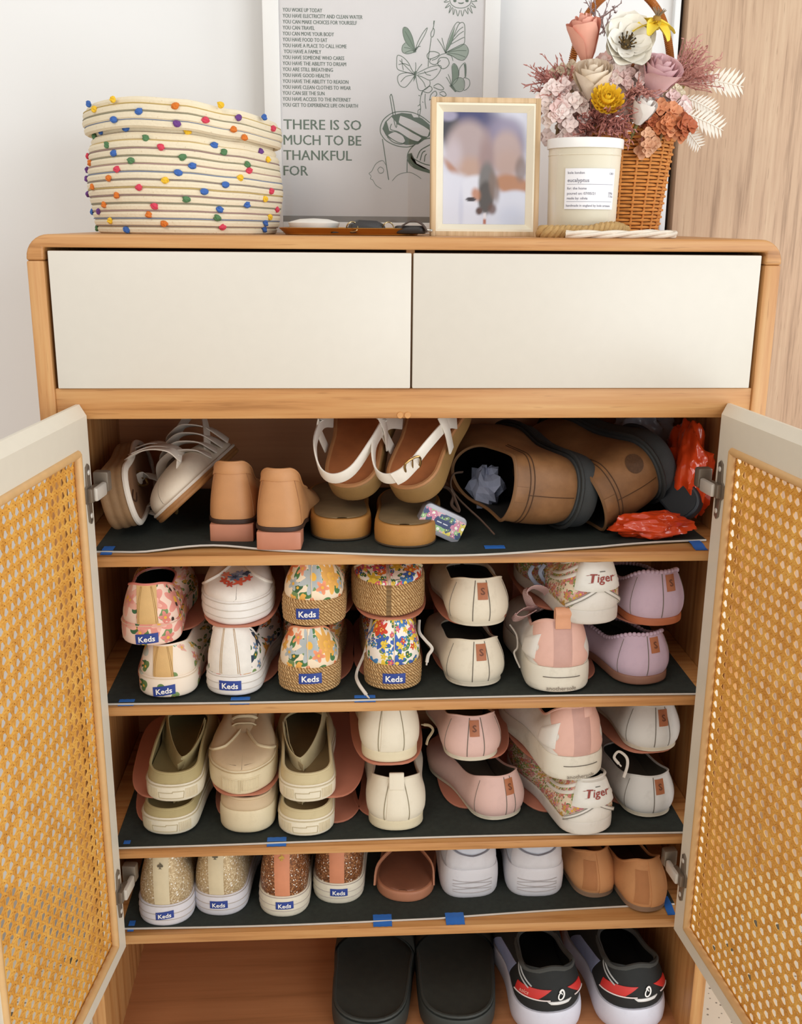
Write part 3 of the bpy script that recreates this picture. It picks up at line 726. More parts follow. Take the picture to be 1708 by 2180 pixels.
# flats
def flat_shoe(label, x, y, z, mat, yaw=0, patch_d=0., sm_=(-.012, .010), group=None, sole_m=None, scal=None, pat=(.56, .92), **kw):
    q = dict(L=.232, wh=.040, wm=.037, wb=.0465, wt=.040, rh=.038, hh=.064, hs=.046, hv=.040, y0=.012, y1=.66, sole=(.007, .006), oh=.0335, om=.031, bulge=.0075, flare=-.0015, inner='#6f685b'); q.update(kw)
    s = shoe('ballet_flat', label, 'heel', x, y, z, yaw, group=group, **q); s.body(mat, sole_m or worn('#cfc4ae', '#8f8370', .6, .5)); s.binding(mat, .0012); seams(s, sm_)
    seams(s, (-.048, .048), .04, .9, r=.0004)
    p = s.patch('leather_tab', patch_leather, s.strip_at(patch_d-.0068, patch_d+.0068, *pat), 3, 4, .0014)
    s.text('lettering', 'S', M('#6d3c22', .6), patch_d, sum(pat)/2, .013, off=.0019, parent=p)
    if scal:
        m = MB()
        for i in range(54):
            a = -PI+2*PI*(i+.5)/54; b = s.S(a, 1.); m.ball((b.x, b.y, b.z-.0002), (.0034, .0034, .0030), 8, 5)
        tag(m.build('scalloped_edge', mat, s.root), kind='stuff')
    return s
cream = worn('#e3d8c2', '#a39070', .6, .45, 30); lilac = worn('#c6adbc', '#a58fa2', .75, .3, 60); rose = worn('#dcb7ac', '#b3938a', .6, .4, 30); chalk = worn('#dbd8d2', '#8f8a82', .6, .4, 26)
flat_shoe('cream leather ballet flat with tan tab, upper tier of second shelf', .1015, .030, MAT[1]+.0912, cream, .06, .001)
s = flat_shoe('cream leather ballet flat with tan tab, under the other cream flat', .1000, .028, MAT[1]+.0037, cream, .10, .003, (-.009, .013))
dangle(s, 'lace', lace_w, [inlocal(s, p) for p in (at(1086, 1330, .09), at(1100, 1352, .08), at(1102, 1378, .075), at(1095, 1390, .07), at(1103, 1412, .065))], .0022)
flat_shoe('lilac ballet flat with scalloped rim and gum sole, upper tier at right', .3510, .030, MAT[1]+.0889, lilac, .20, .009, (-.004,), None, M('#b0623c', .5), True, (.60, .93), hh=.074, sole=(.011, .009), flare=.001)
flat_shoe('lilac ballet flat with scalloped rim, lower tier at right', .3380, .027, MAT[1]+.0037, lilac, .26, .006, (-.006,), None, M('#8f6450', .5), True, (.58, .92), hh=.070, sole=(.013, .009), flare=.001)
# pink and white trainers
white_lth = worn('#e6e1d8', '#b5a896', .5, .35); pink_pan = worn('#e6b8a8', '#cf9f90', .6, .3); band = M('#d3a79b', .65, bump=.4); grey_print = M('#8d857b', .6)
def pink_trainer(label, x, y, z, yaw, loop, **kw):
    q = dict(L=.25, wh=.0425, wm=.040, wb=.047, wt=.042, hh=.098, hs=.074, hv=.074, y0=.014, y1=.5, sole=(.036, .028), oh=.033, om=.029, bulge=.006, flare=.002, inner='#4a4038'); q.update(kw)
    s = shoe('leather_trainer', label, 'heel', x, y, z, yaw, group=None, **q); s.body(white_lth, worn('#e3dccb', '#a3957b', .55, .55, 28)); s.binding(pink_pan, .0022)
    def g(a, b):
        wd = .043-.012*math.exp(-((b-.42)/.16)**2)+.004*b-.010*math.exp(-((b-0.0)/.08)**2); v = .03+.96*b-.04*(2*a-1)**2*(b > .8)
        return s.ph(s.S, (2*a-1)*wd, min(.97, max(.03, v))), v
    s.patch('heel_panel', pink_pan, g, 22, 30, .0013)
    s.patch('pull_strip', band, s.strip_at(-.0125, .0125, .03, .99), 5, 12, .0026)
    if loop: MB().strip(smooth_path([s.S(0, .86)+Vector((0, -.0032, 0)), s.S(0, 1)+Vector((0, -.005, .004)), s.S(0, 1)+Vector((0, -.006, .013)), s.S(0, 1)+Vector((0, .000, .0185)), s.S(0, 1)+Vector((0, .006, .012)), s.S(0, .96)+Vector((0, .005, 0))]), .021, .0022, (1, 0, 0)).build('pull_loop', M('#e0a27c', .6), s.root)
    else: s.patch('pull_tab', pink_pan, s.strip_at(.004, .019, .80, 1.0), 4, 5, .005)
    s.line('sole_seam', seam_m, [(s.ph(s.Q, d, .5), .62-.0*d) for d in (-.026, -.012, 0, .012, .026)], .0006, .0003, s.Q)
    s.text('lettering', 'anothersole', grey_print, .0, .18, .0085, s.Q, 0, .01, .0014)
    s.patch('side_patch', white_lth, lambda a, b: (s.ph(s.S, -.034-.034*a, .5), .16+.54*b*(1-.3*a)), 8, 10, .0036)
    return s
s = pink_trainer('pink heeled white trainer with peach pull loop and bow laces, second shelf', .2095, .008, MAT[1]+.0037, .02, True)
rib = NT('ribbed_pink_lace'); wv = rib.n('ShaderNodeTexWave', bands_direction='Z'); wv.inputs['Scale'].default_value = 190; rib.l(rib.coord(), wv.inputs['Vector'])
rib = rib.fin(rib.ramp(wv.outputs[1], [(.35, lin('#c58d8b')), (.6, lin('#ecd2cb'))]), .8)
m = MB()
for pts in ([at(1150, 1300, .10), at(1118, 1296, .09), at(1095, 1312, .085), at(1112, 1316, .08), at(1142, 1300, .09)], [at(1150, 1296, .10), at(1132, 1290, .09), at(1122, 1262, .085), at(1142, 1250, .08), at(1166, 1262, .085), at(1168, 1285, .095), at(1152, 1298, .10)]):
    P = [inlocal(s, p) for p in pts]; Q = []
    for i in range(len(P)-1):
        a, b, c, d = P[max(i-1, 0)], P[i], P[i+1], P[min(i+2, len(P)-1)]
        for k in range(6): t = k/6; Q.append(.5*((2*b)+(c-a)*t+(2*a-5*b+4*c-d)*t*t+(3*b-a-3*c+d)*t**3))
    m.strip(Q, .017, .0016, (.25, -.75, .6))
tag(m.build('lace_bow', rib, s.root), label='ribbed pink lace bow', kind='stuff')
# white trainers with floral sides and a lettered heel flap
tiger_red = M('#9a4038', .6)
def blackletter(s, parent, d, v, off):
    """the word Tiger with broad strokes, a barred capital and a short rule above"""
    vs, fs = glyphs('Tiger', .012, .0150, .10); s.decal('lettering', vs, fs, tiger_red, d, v, off=off, parent=parent)
    V, F = [], []
    def st(x0, y0, x1, y1, w0, w1):
        b = len(V); V.extend([(x0-w0/2, y0), (x0+w0/2, y0), (x1+w1/2, y1), (x1-w1/2, y1)]); F.append((b, b+1, b+2, b+3))
    st(-.0200, .0048, -.0105, .0068, .0026, .0008); st(-.0168, -.0050, -.0115, -.0040, .0012, .0022)
    st(.0155, .0018, .0195, .0035, .0016, .0006); st(-.0132, -.004, -.0132, .005, .0016, .0010)
    s.decal('flourish', V, F, tiger_red, d, v, off=off+.0001, parent=parent, center=False)
    s.decal('rule', [(-.0035, .0092), (.0045, .0092), (.0045, .0104), (-.0035, .0104)], [(0, 1, 2, 3)], M('#6a6a64', .6), d, v, off=off, parent=parent, center=False)
def flap_trainer(label, x, y, z, yaw, tv=.70, **kw):
    q = dict(L=.25, wh=.0395, wm=.037, wb=.045, wt=.041, hh=.094, hs=.070, hv=.066, y0=.012, y1=.5, sole=(.020, .017), oh=.031, om=.027, bulge=.006, flare=.001, inner='#3f3d35'); q.update(kw)
    s = shoe('leather_trainer', label, 'heel', x, y, z, yaw, group=None, **q); s.body(f_sml, worn('#d9d2c8', '#9f968a', .55, .5, 30)); s.binding(white_lth, .0022)
    s.patch('heel_counter', white_lth, lambda a, b: (s.ph(s.S, (2*a-1)*(.040-.034*b), .3), .02+.50*b), 10, 8, .0010)
    for sg in (-1, 1):
        s.patch('cross_strap', white_lth, lambda a, b, sg=sg: (s.ph(s.S, sg*(-.046+.056*b+(a-.5)*.006), .4), .04+.56*b+(a-.5)*.16), 4, 12, .0026 if sg > 0 else .0032)
    for k in (0, 1):
        s.patch('side_stripe', white_lth, lambda a, b, k=k: (-s.ph(s.S, .024+.075*b, .5), .80-.52*b+.16*k+(a-.5)*.09+.25*b*b), 3, 14, .0020)
    s.patch('side_stripe', white_lth, lambda a, b: (s.ph(s.S, .024+.07*b, .5), .62-.3*b+(a-.5)*.12), 3, 12, .0020)
    for sg in (-1, 1):
        for o_ in (-.0035, .0035): s.line('strap_edge', M('#8f8a80', .7), [(s.ph(s.S, sg*(-.046+.056*t+o_), .4), .04+.56*t+(o_/.006)*.13) for t in (0, .25, .5, .75, .92)], .0006, .0028)
    def g(a, b):
        r = (1-abs(2*a-1)**4*.18); return s.ph(s.S, (2*a-1)*.0245*(1-.10*(1-b)), .9), 1.03-(1-b)*.62*(.82+.18*r)
    fl = s.patch('heel_flap', M('#e8e5dc', .5), g, 12, 8, .0062)
    blackletter(s, fl, .002, tv, .0070)
    return s
flap_up = flap_trainer('white trainer with lettered heel flap and floral sides, above the pink trainer', .2545, .010, MAT[1]+.1005, .20, .64, hh=.087)
bl = M('#aebbd2', .6, var=.08)
for pts in ((at(1135, 1205, .11), at(1128, 1222, .105), at(1145, 1245, .10), at(1172, 1255, .10)), (at(1148, 1203, .10), at(1160, 1225, .098), at(1185, 1240, .10), at(1192, 1222, .105)), (at(1160, 1202, .095), at(1150, 1218, .092), at(1158, 1236, .092))):
    dangle(flap_up, 'lace', bl, [inlocal(flap_up, p) for p in pts], .0030)
# ---- third shelf
khaki = worn('#b3a273', '#8a7a4f', .75, .35, 40); beige = worn('#cdb592', '#b29a76', .75, .35, 40); sandc = worn('#cbbb92', '#a8976c', .75, .4, 40)
def bar_shoe(label, x, y, z, mat, yaw, mirror, inner, **kw):
    q = dict(L=.245, wh=.038, wm=.037, wb=.0445, wt=.040, hh=.040, hs=.052, hv=.050, y0=.006, y1=.74, sole=(.026, .021), oh=.0335, om=.033, bulge=.002, inner=inner); q.update(kw)
    s = shoe('canvas_bar_shoe', label, 'heel', x, y, z, yaw, group=None, **q); s.body(mat, worn('#e6dcc4', '#b3a27e', .55, .45, 30)); s.binding(mat, .0020)
    foxing_lines(s, M('#c9ba97'), (.9,), .0009)
    sx = -1 if mirror else 1
    P = [Vector((-sx*.030, .155, .060)), Vector((-sx*.026, .12, .046)), Vector((-sx*.012, .075, .036)), Vector((sx*.006, .040, .0335)), Vector((sx*.020, .052, .037)), Vector((sx*.029, .085, .048)), Vector((sx*.031, .12, .056))]
    Q = []
    for i in range(len(P)-1):
        a, b, c, d = P[max(i-1, 0)], P[i], P[i+1], P[min(i+2, len(P)-1)]
        for k in range(5): t = k/5; Q.append(.5*((2*b)+(c-a)*t+(2*a-5*b+4*c-d)*t*t+(3*b-a-3*c+d)*t**3))
    MB().strip(Q, .027, .0016, (sx*.20, .25, .95)).build('strap', mat, s.root)
    P2 = [Vector((sx*.029, .13, .058)), Vector((sx*.024, .08, .046)), Vector((sx*.015, .045, .038)), Vector((sx*.005, .030, .036))]
    MB().strip(P2, .010, .0014, (sx*.15, .2, .95)).build('strap', mat, s.root)
    pq = lambda d, w: (s.ph(s.Q, d, .5), w)
    s.line('sole_panel', M('#c3b490', .7), [pq(-.017, .22), pq(.017, .22), pq(.018, .62), pq(.002, .62), pq(.002, .55), pq(-.018, .55), pq(-.017, .22)], .0005, .0003, s.Q)
    m = MB()
    for k in range(14):
        for sg in (-1, 1): m2 = s.line(None, None, [(s.ph(s.Q, sg*(.020+.0014*k), .5), .2), (s.ph(s.Q, sg*(.020+.0014*k), .5), .75)], .0004, .0002, s.Q, sub=2); m.add(m2.v, m2.f)
    tag(m.build('sole_ribs', rubber_c, s.root), kind='stuff')
    return s
bar_shoe('khaki bar shoe with crossed strap on upper tray, leftmost on third shelf', -.3240, .030, MAT[2]+.0540, khaki, -.02, False, '#8a7d52')
bar_shoe('khaki bar shoe half hidden under its pair, leftmost on third shelf', -.3350, .0275, MAT[2]+.0037, khaki, -.10, False, '#8a7d52', hh=.036, hs=.040)
s = sneaker_toe('beige lace-up sneaker facing toe out with ribbed rubber toe', -.2285, .030, MAT[2]+.0625, beige, rubber_c, lace_k, .02, sole=(.030, .036), wb=.0475, wt=.0475, hv=.054, lo=.34, y1=.63)
s.patch('toe_bumper', rubber_c, lambda a, b: (s.ph(s.Q, (a-.5)*.06, .5, 1), .14+.55*b), 12, 4, .0012, s.Q)
m = MB()
for k in range(26): m2 = s.line(None, None, [(s.ph(s.Q, (k-12.5)*.0021, .5, 1), .18), (s.ph(s.Q, (k-12.5)*.0021, .5, 1), .66)], .0005, .0014, s.Q, sub=2); m.add(m2.v, m2.f)
tag(m.build('bumper_ribs', rubber_c, s.root), kind='stuff'); foxing_lines(s, M('#c0a87e'), (.93,), .0008)
s = sneaker_heel('beige sneaker with bare low heel, under the laced toe-out one', -.2245, .027, MAT[2]+.0037, beige, None, -.06, rubber_c, hh=.050, hs=.050, hv=.050, sole=(.034, .026), oh=.033, om=.033, y1=.6, inner='#6a5b44'); s.binding(beige, .0025)
bar_shoe('sand coloured bar shoe with strap folded inside, upper tray beside khaki pair', -.1350, .020, MAT[2]+.0542, sandc, .05, True, '#84714c')
bar_shoe('sand coloured bar shoe under its pair, strap twisted inside', -.1395, .015, MAT[2]+.0037, sandc, -.02, True, '#84714c', hh=.036, hs=.040)
off_white = worn('#e4dac4', '#bcae90', .6, .35, 30)
def slip_on(label, x, y, z, yaw, hh, tab, **kw):
    q = dict(L=.245, wh=.040, wm=.037, wb=.044, wt=.040, hh=hh, hs=.062, hv=.058, y0=.016, y1=.52, sole=(.017, .015), oh=.0335, om=.029, bulge=.007, flare=-.001, inner='#5d4c38'); q.update(kw)
    s = shoe('slip_on_sneaker', label, 'heel', x, y, z, yaw, group=None, **q); s.body(off_white, worn('#ddd0b0', '#b7a680', .55, .4)); s.binding(off_white, .0018)
    heel_strip(s, off_white, .030, .02, .99, .72, .0016, False); seams(s, (-.0165, .0165), .02, .98, M('#8f8468'))
    if tab: MB().strip(smooth_path([s.S(0, .80)+Vector((0, -.0030, 0)), s.S(0, .92)+Vector((0, -.0036, 0)), s.S(0, 1)+Vector((0, -.0036, .003)), s.S(0, 1)+Vector((0, -.0010, .0085)), s.S(0, 1)+Vector((0, .0030, .006)), s.S(0, .95)+Vector((0, .0035, 0))]), .0205, .0024, (1, 0, 0)).build('pull_tab', off_white, s.root)
    return s
slip_on('off-white leather slip-on, upper tray, cut off by the shelf above', -.0195, .025, MAT[2]+.1088, .03, .090, False)
s = slip_on('off-white leather slip-on with heel tab and elastic loop, lower tray', -.0115, .0205, MAT[2]+.0037, -.02, .074, True)
dangle(s, 'elastic_loop', lace_k, [inlocal(s, p) for p in (at(908, 1585, .10), at(912, 1572, .10), at(922, 1555, .10), at(915, 1545, .105), at(903, 1543, .11))], .0022)
flat_shoe('dusty pink ballet flat with tan tab, upper tray', .1005, .040, MAT[2]+.0998, rose, .08, -.002, (-.012, .011))
flat_shoe('dusty pink ballet flat with tan tab, turned left on the lower tray', .1480, .044, MAT[2]+.0037, rose, .34, .006, (-.001, .013))
pink_trainer('pink heeled white trainer with pull tab, stacked on the third shelf', .2440, .010, MAT[2]+.0855, .22, False, hh=.104)
s = flap_trainer('white trainer with lettered heel flap and lace loop, lowest in its stack', .2660, .001, MAT[2]+.0037, .26, hh=.080)
dangle(s, 'lace', lace_w, [inlocal(s, p) for p in (at(1328, 1655, .05), at(1336, 1630, .055), at(1334, 1612, .06), at(1318, 1600, .06), at(1308, 1612, .06), at(1318, 1626, .055))], .0022)
flat_shoe('greyish white ballet flat with tan tab, upper tray at far right', .3620, .042, MAT[2]+.1075, chalk, .10, .006, (-.006, .015), hh=.066)
flat_shoe('greyish white ballet flat with scuffed hem, lower tray at far right', .3650, .039, MAT[2]+.0037, chalk, .16, .006, (-.004,), hh=.060, wh=.037, wb=.042)
# ---- organizers
for k, x, y, yaw, dz, fr, lb in ((1, -.326, .02, 0, .0790, .045, 'terracotta organizer under the pink tulip sneakers'), (1, -.2260, .017, -.02, .1028, .000, 'terracotta organizer under the white floral sneakers'),
    (1, -.123, .02, -.03, .0998, .030, 'terracotta organizer under the orange floral espadrilles'), (1, -.0195, .027, 0, .1070, -.001, 'terracotta organizer under the bright floral espadrilles'),
    (1, .0990, .030, .02, .0908, .014, 'terracotta organizer under the cream ballet flats'), (1, .2330, .010, .06, .1000, .06, 'terracotta organizer under the pink trainer'),
    (1, .345, .030, .10, .0885, .012, 'terracotta organizer under the lilac ballet flats'),
    (2, -.3360, .020, .06, .0536, .025, 'terracotta organizer under the khaki bar shoes'), (2, -.2265, .026, 0, .0620, .004, 'terracotta organizer under the beige sneakers'),
    (2, -.1130, .014, -.06, .0538, .020, 'terracotta organizer under the sand bar shoes'), (2, -.0200, .024, .02, .1084, .000, 'terracotta organizer under the off-white slip-ons'),
    (2, .1080, .042, -.02, .0994, .010, 'terracotta organizer under the dusty pink flats'), (2, .2380, .030, .18, .0850, .030, 'terracotta organizer under the third shelf trainers'),
    (2, .3560, .042, .10, .1071, .002, 'terracotta organizer under the greyish white flats')):
    organizer(k, x, y, yaw, dz, fr, lb)

# ---- lowest lined shelf
gold_gl = glitter('pale_gold_glitter', '#b59b74', '#cbb48d', '#e3d3b3'); cop_gl = glitter('copper_glitter', '#6f4326', '#96603a', '#c08a5c')
def spade_sneaker(label, x, y, yaw, gl, strip, fox, emblem, w_, tilt=0, **kw):
    s = sneaker_heel(label, x, y, MAT[3]+.0003, gl, None, yaw, fox, hh=.113, hs=.072, hv=.070, sole=(.034, .026), **kw)
    st = heel_strip(s, strip, .0215, .02, .99, 1.05, .0012, False)
    s.decal('spade_emblem', SPADE, [(i, i+1, 16-i) for i in range(1, 8)]+[(0, 1, 16)]+[(i+1, 15-i, 16-i) for i in range(1, 7)], emblem, 0, .80, off=.0022, parent=st)
    foxing_lines(s, M('#b9afa6'), (.32, .60, .95), .0006); s.heel_label(w_, .003, .0255, .0115, tilt=tilt); return s
lav = worn('#dcd8dc', '#aaa4aa', .5, .4); scu = worn('#e2d9c4', '#a8997c', .55, .55, 50)
spade_sneaker('pale gold glitter sneaker, nearest the left door', -.3430, .0150, -.03, gold_gl, M('#dbcba8', .6), lav, M('#6f6858', .4, .5), .55, .10)
spade_sneaker('pale gold glitter sneaker, second from the left door', -.2690, .0340, -.10, gold_gl, M('#dbcba8', .6), lav, M('#6f6858', .4, .5), .58, .02)
spade_sneaker('copper glitter sneaker with peach heel strip, nearer to the gold pair', -.1745, .0265, -.04, cop_gl, M('#d68b66', .6), scu, M('#d9b25c', .3, .8), .60, .02, wh=.035, wb=.041)
spade_sneaker('copper glitter sneaker set back beside the brown thong sandal', -.0965, .0530, -.08, cop_gl, M('#d68b66', .6), scu, M('#d9b25c', .3, .8), .60, .0, wh=.036, wb=.041)
# thong sandal
brown_s = M('#8a5740', .6, var=.1, bump=.3); rim_s = M('#b5795a', .55)
s = shoe('thong_sandal', 'brown thong sandal with pale rim beside white chunky sneakers', 'heel', .0000, .0520, MAT[3]+.0003, -.16, L=.235, wh=.043, wm=.043, wb=.047, wt=.043, rh=.045, sole=(.017, .013), hh=.030, hs=.02, hv=.02, flare=.001)
s.make_sole(rim_s)
MB().grid([[(lambda x, y: (x*f, y, s.st(y)+.0024-.002*abs(f)**6))(*s.outline(PI*i/36, -.003)) for f in (-1, -.8, -.4, 0, .4, .8, 1)] for i in range(1, 36)]).build('footbed', brown_s, s.root)
MB().strip(smooth_path([(.044, .030, .012), (.040, .045, .036), (.020, .070, .046), (.004, .105, .040), (.0, .125, .016)]), .011, .003, (0, -.6, .8)).build('strap', rim_s, s.root)
MB().strip(smooth_path([(-.044, .020, .012), (-.041, .035, .036), (-.022, .065, .046), (-.004, .103, .040), (.0, .123, .016)]), .011, .003, (0, -.6, .8)).build('strap', rim_s, s.root)
# chunky white sneakers
chunk = worn('#dcdade', '#b5b0b2', .5, .3); mesh_w = M('#cfd2da', .8, bump=.6, bs=500)
for x, y, yaw, lb in ((.1040, .0590, .06, 'white chunky sneaker beside the brown thong sandal'), (.2005, .0570, -.02, 'white chunky sneaker beside the tan slippers')):
    s = shoe('chunky_sneaker', lb, 'heel', x, y, MAT[3]+.0003, yaw, L=.25, wh=.040, wm=.036, wb=.046, wt=.041, nh=2.8, hh=.098, hs=.076, hv=.074, sole=(.047, .034), flare=.004, oh=.030, om=.028, bulge=.006, y0=.016, inner='#bfc2ca')
    s.body(mesh_w, chunk); s.binding(mesh_w)
    s.patch('heel_counter', chunk, lambda a, b, s=s: (s.ph(s.S, (2*a-1)*(.040+.004*b), .3), .02+b*(.42+.16*abs(2*a-1)**2)), 14, 6, .0022)
    s.line('counter_seam', M('#83828c', .7), [(s.ph(s.S, d, .3), .44+.20*abs(d/.042)**1.6) for d in (-.042, -.034, -.02, 0, .02, .034, .042)], .0009, .002)
    s.patch('heel_clip', M('#d3d7e2', .5), lambda a, b, s=s: (s.ph(s.S, (2*a-1)*(.032), .5), .50+b*.26+.10*(2*a-1)**2), 12, 5, .0026)
    m = MB()
    for k in range(5): m2 = s.line(None, None, [(s.ph(s.Q, d, .5), .25+.1*k+(.04 if k % 2 else -.03)*math.cos(d*70)) for d in (-.03, -.015, 0, .015, .03)], .0006, .0004, s.Q); m.add(m2.v, m2.f)
    tag(m.build('sole_waves', M('#b9b3b3', .7), s.root), kind='stuff')
# tan slippers
tan_s = worn('#c98f5d', '#9c6a3e', .75, .35, 40)
for x, y, yaw, lb, hh in ((.2965, .0480, .20, 'soft tan slipper beside the white chunky sneakers', .066), (.3640, .0115, .20, 'soft tan slipper nearest the right door', .074)):
    s = shoe('soft_slipper', lb, 'heel', x, y, MAT[3]+.0003, yaw, L=.24, wh=.0325, wm=.0305, wb=.0335, wt=.031, hh=hh, hs=.048, hv=.045, y0=.020, y1=.56, sole=(.009, .008), oh=.026, om=.026, bulge=.007, flare=-.001, inner='#54361f')
    s.body(tan_s, M('#8c6f57', .8)); s.binding(tan_s, .002); s.patch('heel_strip', tan_s, s.strip_at(-.004, .022, .02, .98, taper=.9), 5, 10, .0022); s.patch('side_fold', M('#b5794a', .75), s.strip_at(-.030, -.008, .10, .80, taper=.8), 5, 8, .0012)
# ---- bottom compartment
ZF = -1.1828
dk = M('#33352f', .75, var=.15, bump=.4); dk2 = M('#3b3e3a', .6)
for x, y, yaw, lb in ((-.0520, .034, -.10, 'black slide beside the empty floor of the cabinet bottom'), (.0860, .034, -.07, 'black slide beside the running shoes')):
    s = shoe('slide', lb, 'heel', x, y, ZF, yaw, L=.275, wh=.057, wm=.061, wb=.066, wt=.056, rh=.06, rt=.075, sole=(.034, .026), hh=.05, flare=.003)
    s.make_sole(dk2)
    MB().grid([[(lambda x, y: (x*f, y, s.st(y)+.0018+.004*abs(f)**5))(*s.outline(PI*i/36, -.004)) for f in (-1, -.85, -.6, -.3, 0, .3, .6, .85, 1)] for i in range(1, 36)]).build('footbed', dk, s.root)
    MB().tube([Vector(s.outline(p, -.002)+(s.st(s.outline(p)[1])+.0045,)) for p in s.cols(48)], .0028, 6, True).build('rim', dk2, s.root)
    G = [[(math.sin(a)*.066*1.02, .16+.075*t, .026+.050*math.cos(a)*(1-.12*t)) for a in [-1.55+3.1*i/14 for i in range(15)]] for t in (0, .25, .5, .75, 1)]
    MB().grid(G).grid([[(x*.965, y, z-.003) for x, y, z in r] for r in G]).build('strap', dk, s.root)
blk = M('#1f2120', .75, var=.2, bump=.5); red_b = M('#d0322c', .5, var=.05); mid = worn('#dcdbe6', '#aaa8b4', .5, .25); col_g = M('#4c4d4a', .9, bump=.5)
def swirl(size):
    V, F = [], []; pts = []
    for i in range(40):
        t = i/39; a = 2.2-t*8.2; r = (.5-.34*t)*(1 if t > .12 else .6+.4*t/.12); pts.append((r*math.cos(a)*.72+.25*r*math.sin(a), r*math.sin(a)))
    for i, (x, y) in enumerate(pts):
        x2, y2 = pts[min(i+1, 39)]; x1, y1 = pts[max(i-1, 0)]; d = Vector((x2-x1, y2-y1)).normalized(); wd = .085*(1-.55*i/39); V += [((x-d.y*wd)*size, (y+d.x*wd)*size), ((x+d.y*wd)*size, (y-d.x*wd)*size)]
    for i in range(39): F.append((2*i, 2*i+1, 2*i+3, 2*i+2))
    return V, F
for x, y, yaw, lb in ((.2320, .038, .08, 'black running shoe with red heel band, beside the black slides'), (.3660, .038, .10, 'black running shoe with red heel band, in the right corner of the cabinet bottom')):
    s = shoe('running_shoe', lb, 'heel', x, y, ZF, yaw, L=.275, wh=.050, wm=.044, wb=.052, wt=.046, rh=.045, hh=.104, hs=.092, hv=.090, y0=.018, y1=.5, sole=(.040, .030), flare=.006, oh=.040, om=.034, bulge=.008, inner='#191a1a')
    s.body(blk, mid)
    P = [s.S(p, 1.)+Vector((0, 0, .0045*math.cos(p*5.2)*math.exp(-(p/1.2)**2)-.004)) for p in s.cols()]
    MB().tube(P, .0042, 8, True).build('padded_collar', col_g, s.root)
    for d0, d1 in ((-.066, -.014), (.034, .060)):
        def g(a, b, d0=d0, d1=d1): dd = d0+(d1-d0)*a; sl = .010*(1-2*b)*(1 if d0 < 0 else -1)*(a if d0 < 0 else 1-a); return s.ph(s.S, dd-sl, .45), .36+.22*b+(.10*(a if d0 > 0 else 1-a))*.0
        rb = s.patch('red_band', red_b, g, 10, 4, .0022)
        s.line('band_edge', M('#efe4e0', .5), [(s.ph(s.S, d0+(d1-d0)*t-.008*(t if d0 < 0 else 0)*-1*(1 if d0 < 0 else 0), .45), .355) for t in (0, .33, .66, 1)], .0010, .0022, parent=rb)
        if d0 < 0 and x < .3: s.text('lettering', 'asics', M('#f0a090', .5), -.046, .46, .0085, off=.0036, parent=rb, shear=.2)
    s.decal('swirl_emblem', *swirl(.0175), ink_white, .011, .46, off=.0022)
    s.patch('reflective_tab', M('#e8e6e2', .35), lambda a, b: (s.ph(s.S, .009+(2*a-1)*(.020-.006*(1-b)), .3), .235+.075*b+.015*(2*a-1)**2), 8, 3, .0024)
    s.patch('side_panel', M('#9aa5c9', .7, var=.1, bump=.4), lambda a, b, s=s: (-s.ph(s.S, .100+.075*a, .5), .08+(.72-.25*a)*b), 8, 6, .0015)
    for k in (0, 1): s.line('side_stripe', M('#b9bab8', .5), [(-s.ph(s.S, .034+.055*t+.004*k, .6), .60+.42*t-.05*k) for t in (0, .3, .6, .9)], .0012, .001)
# pale blue pads between and behind the running shoes
# ---- top shelf
Z0 = MAT[0]
wh_str = worn('#d6cabb', '#a99a88', .6, .3, 40); brn_bed = M('#8e6748', .75, var=.15); jl = M('#8f6c48', .75, var=.2, vs=40, bump=.5); gold = M('#b08d57', .3, .9)
def buckle(s, p, rot, sx=.016, sz=.020):
    m = MB(); q = [(-sx/2, 0, -sz/2), (sx/2, 0, -sz/2), (sx/2, 0, sz/2), (-sx/2, 0, sz/2)]
    m.tube(smooth_path(q+[q[0]], 3), .0016, 6); m.tube([(0, 0, -sz/2), (.0, -.001, sz/2)], .0011, 6)
    o = m.build('buckle', gold, s.root); o.location = p; o.rotation_euler = rot; return o
s = shoe('fisherman_sandal', 'white strappy sandal lying on its side against the left wall', 'heel', -.3950, .050, Z0+.0490, .02, 0, 1.36, L=.235, wh=.040, wm=.040, wb=.046, wt=.042, rh=.04, sole=(.034, .026), hh=.05, hs=.05, hv=.05, flare=.002)
s.make_sole(jl, ridges=3)
MB().grid([[(lambda x, y: (x*f, y, s.st(y)+.0022-.003*(1-abs(f)**2)))(*s.outline(PI*i/36, -.002)) for f in (-1, -.8, -.4, 0, .4, .8, 1)] for i in range(1, 36)]).build('footbed', brn_bed, s.root)
MB().tube([Vector(s.outline(p, -.001)+(s.st(s.outline(p)[1])+.002,)) for p in s.cols(48)], .0046, 8, True, flat=.7).build('welt', wh_str, s.root)
MB().tube(smooth_path([(-.004, .045, .0345), (.004, .03, .0345), (.012, .045, .0345), (.004, .06, .0345)]), .001, 6).build('stamped_loop', M('#4e3320', .7), s.root)
for pts, wd in (([(-.040, .075, .030), (-.049, .060, .050), (-.052, .050, .072), (-.046, .045, .094), (-.032, .055, .104)], .017), ([(-.040, .11, .030), (-.046, .105, .064), (-.036, .10, .094), (-.005, .10, .108), (.024, .105, .090), (.037, .11, .034)], .022),
                ([(-.041, .14, .028), (-.044, .14, .060), (-.028, .14, .084), (.004, .14, .090), (.030, .14, .066), (.041, .14, .028)], .020), ([(-.034, .058, .104), (-.016, .054, .098), (.004, .062, .090), (.018, .075, .085)], .014), ([(.018, .060, .086), (.028, .060, .080), (.040, .066, .070), (.046, .085, .050), (.040, .10, .030)], .014)):
    MB().strip(smooth_path(pts), wd, .0022, lambda i: (.1, .9, .25)).build('strap', wh_str, s.root)
buckle(s, (.030, .054, .080), (1.2, .3, .3))
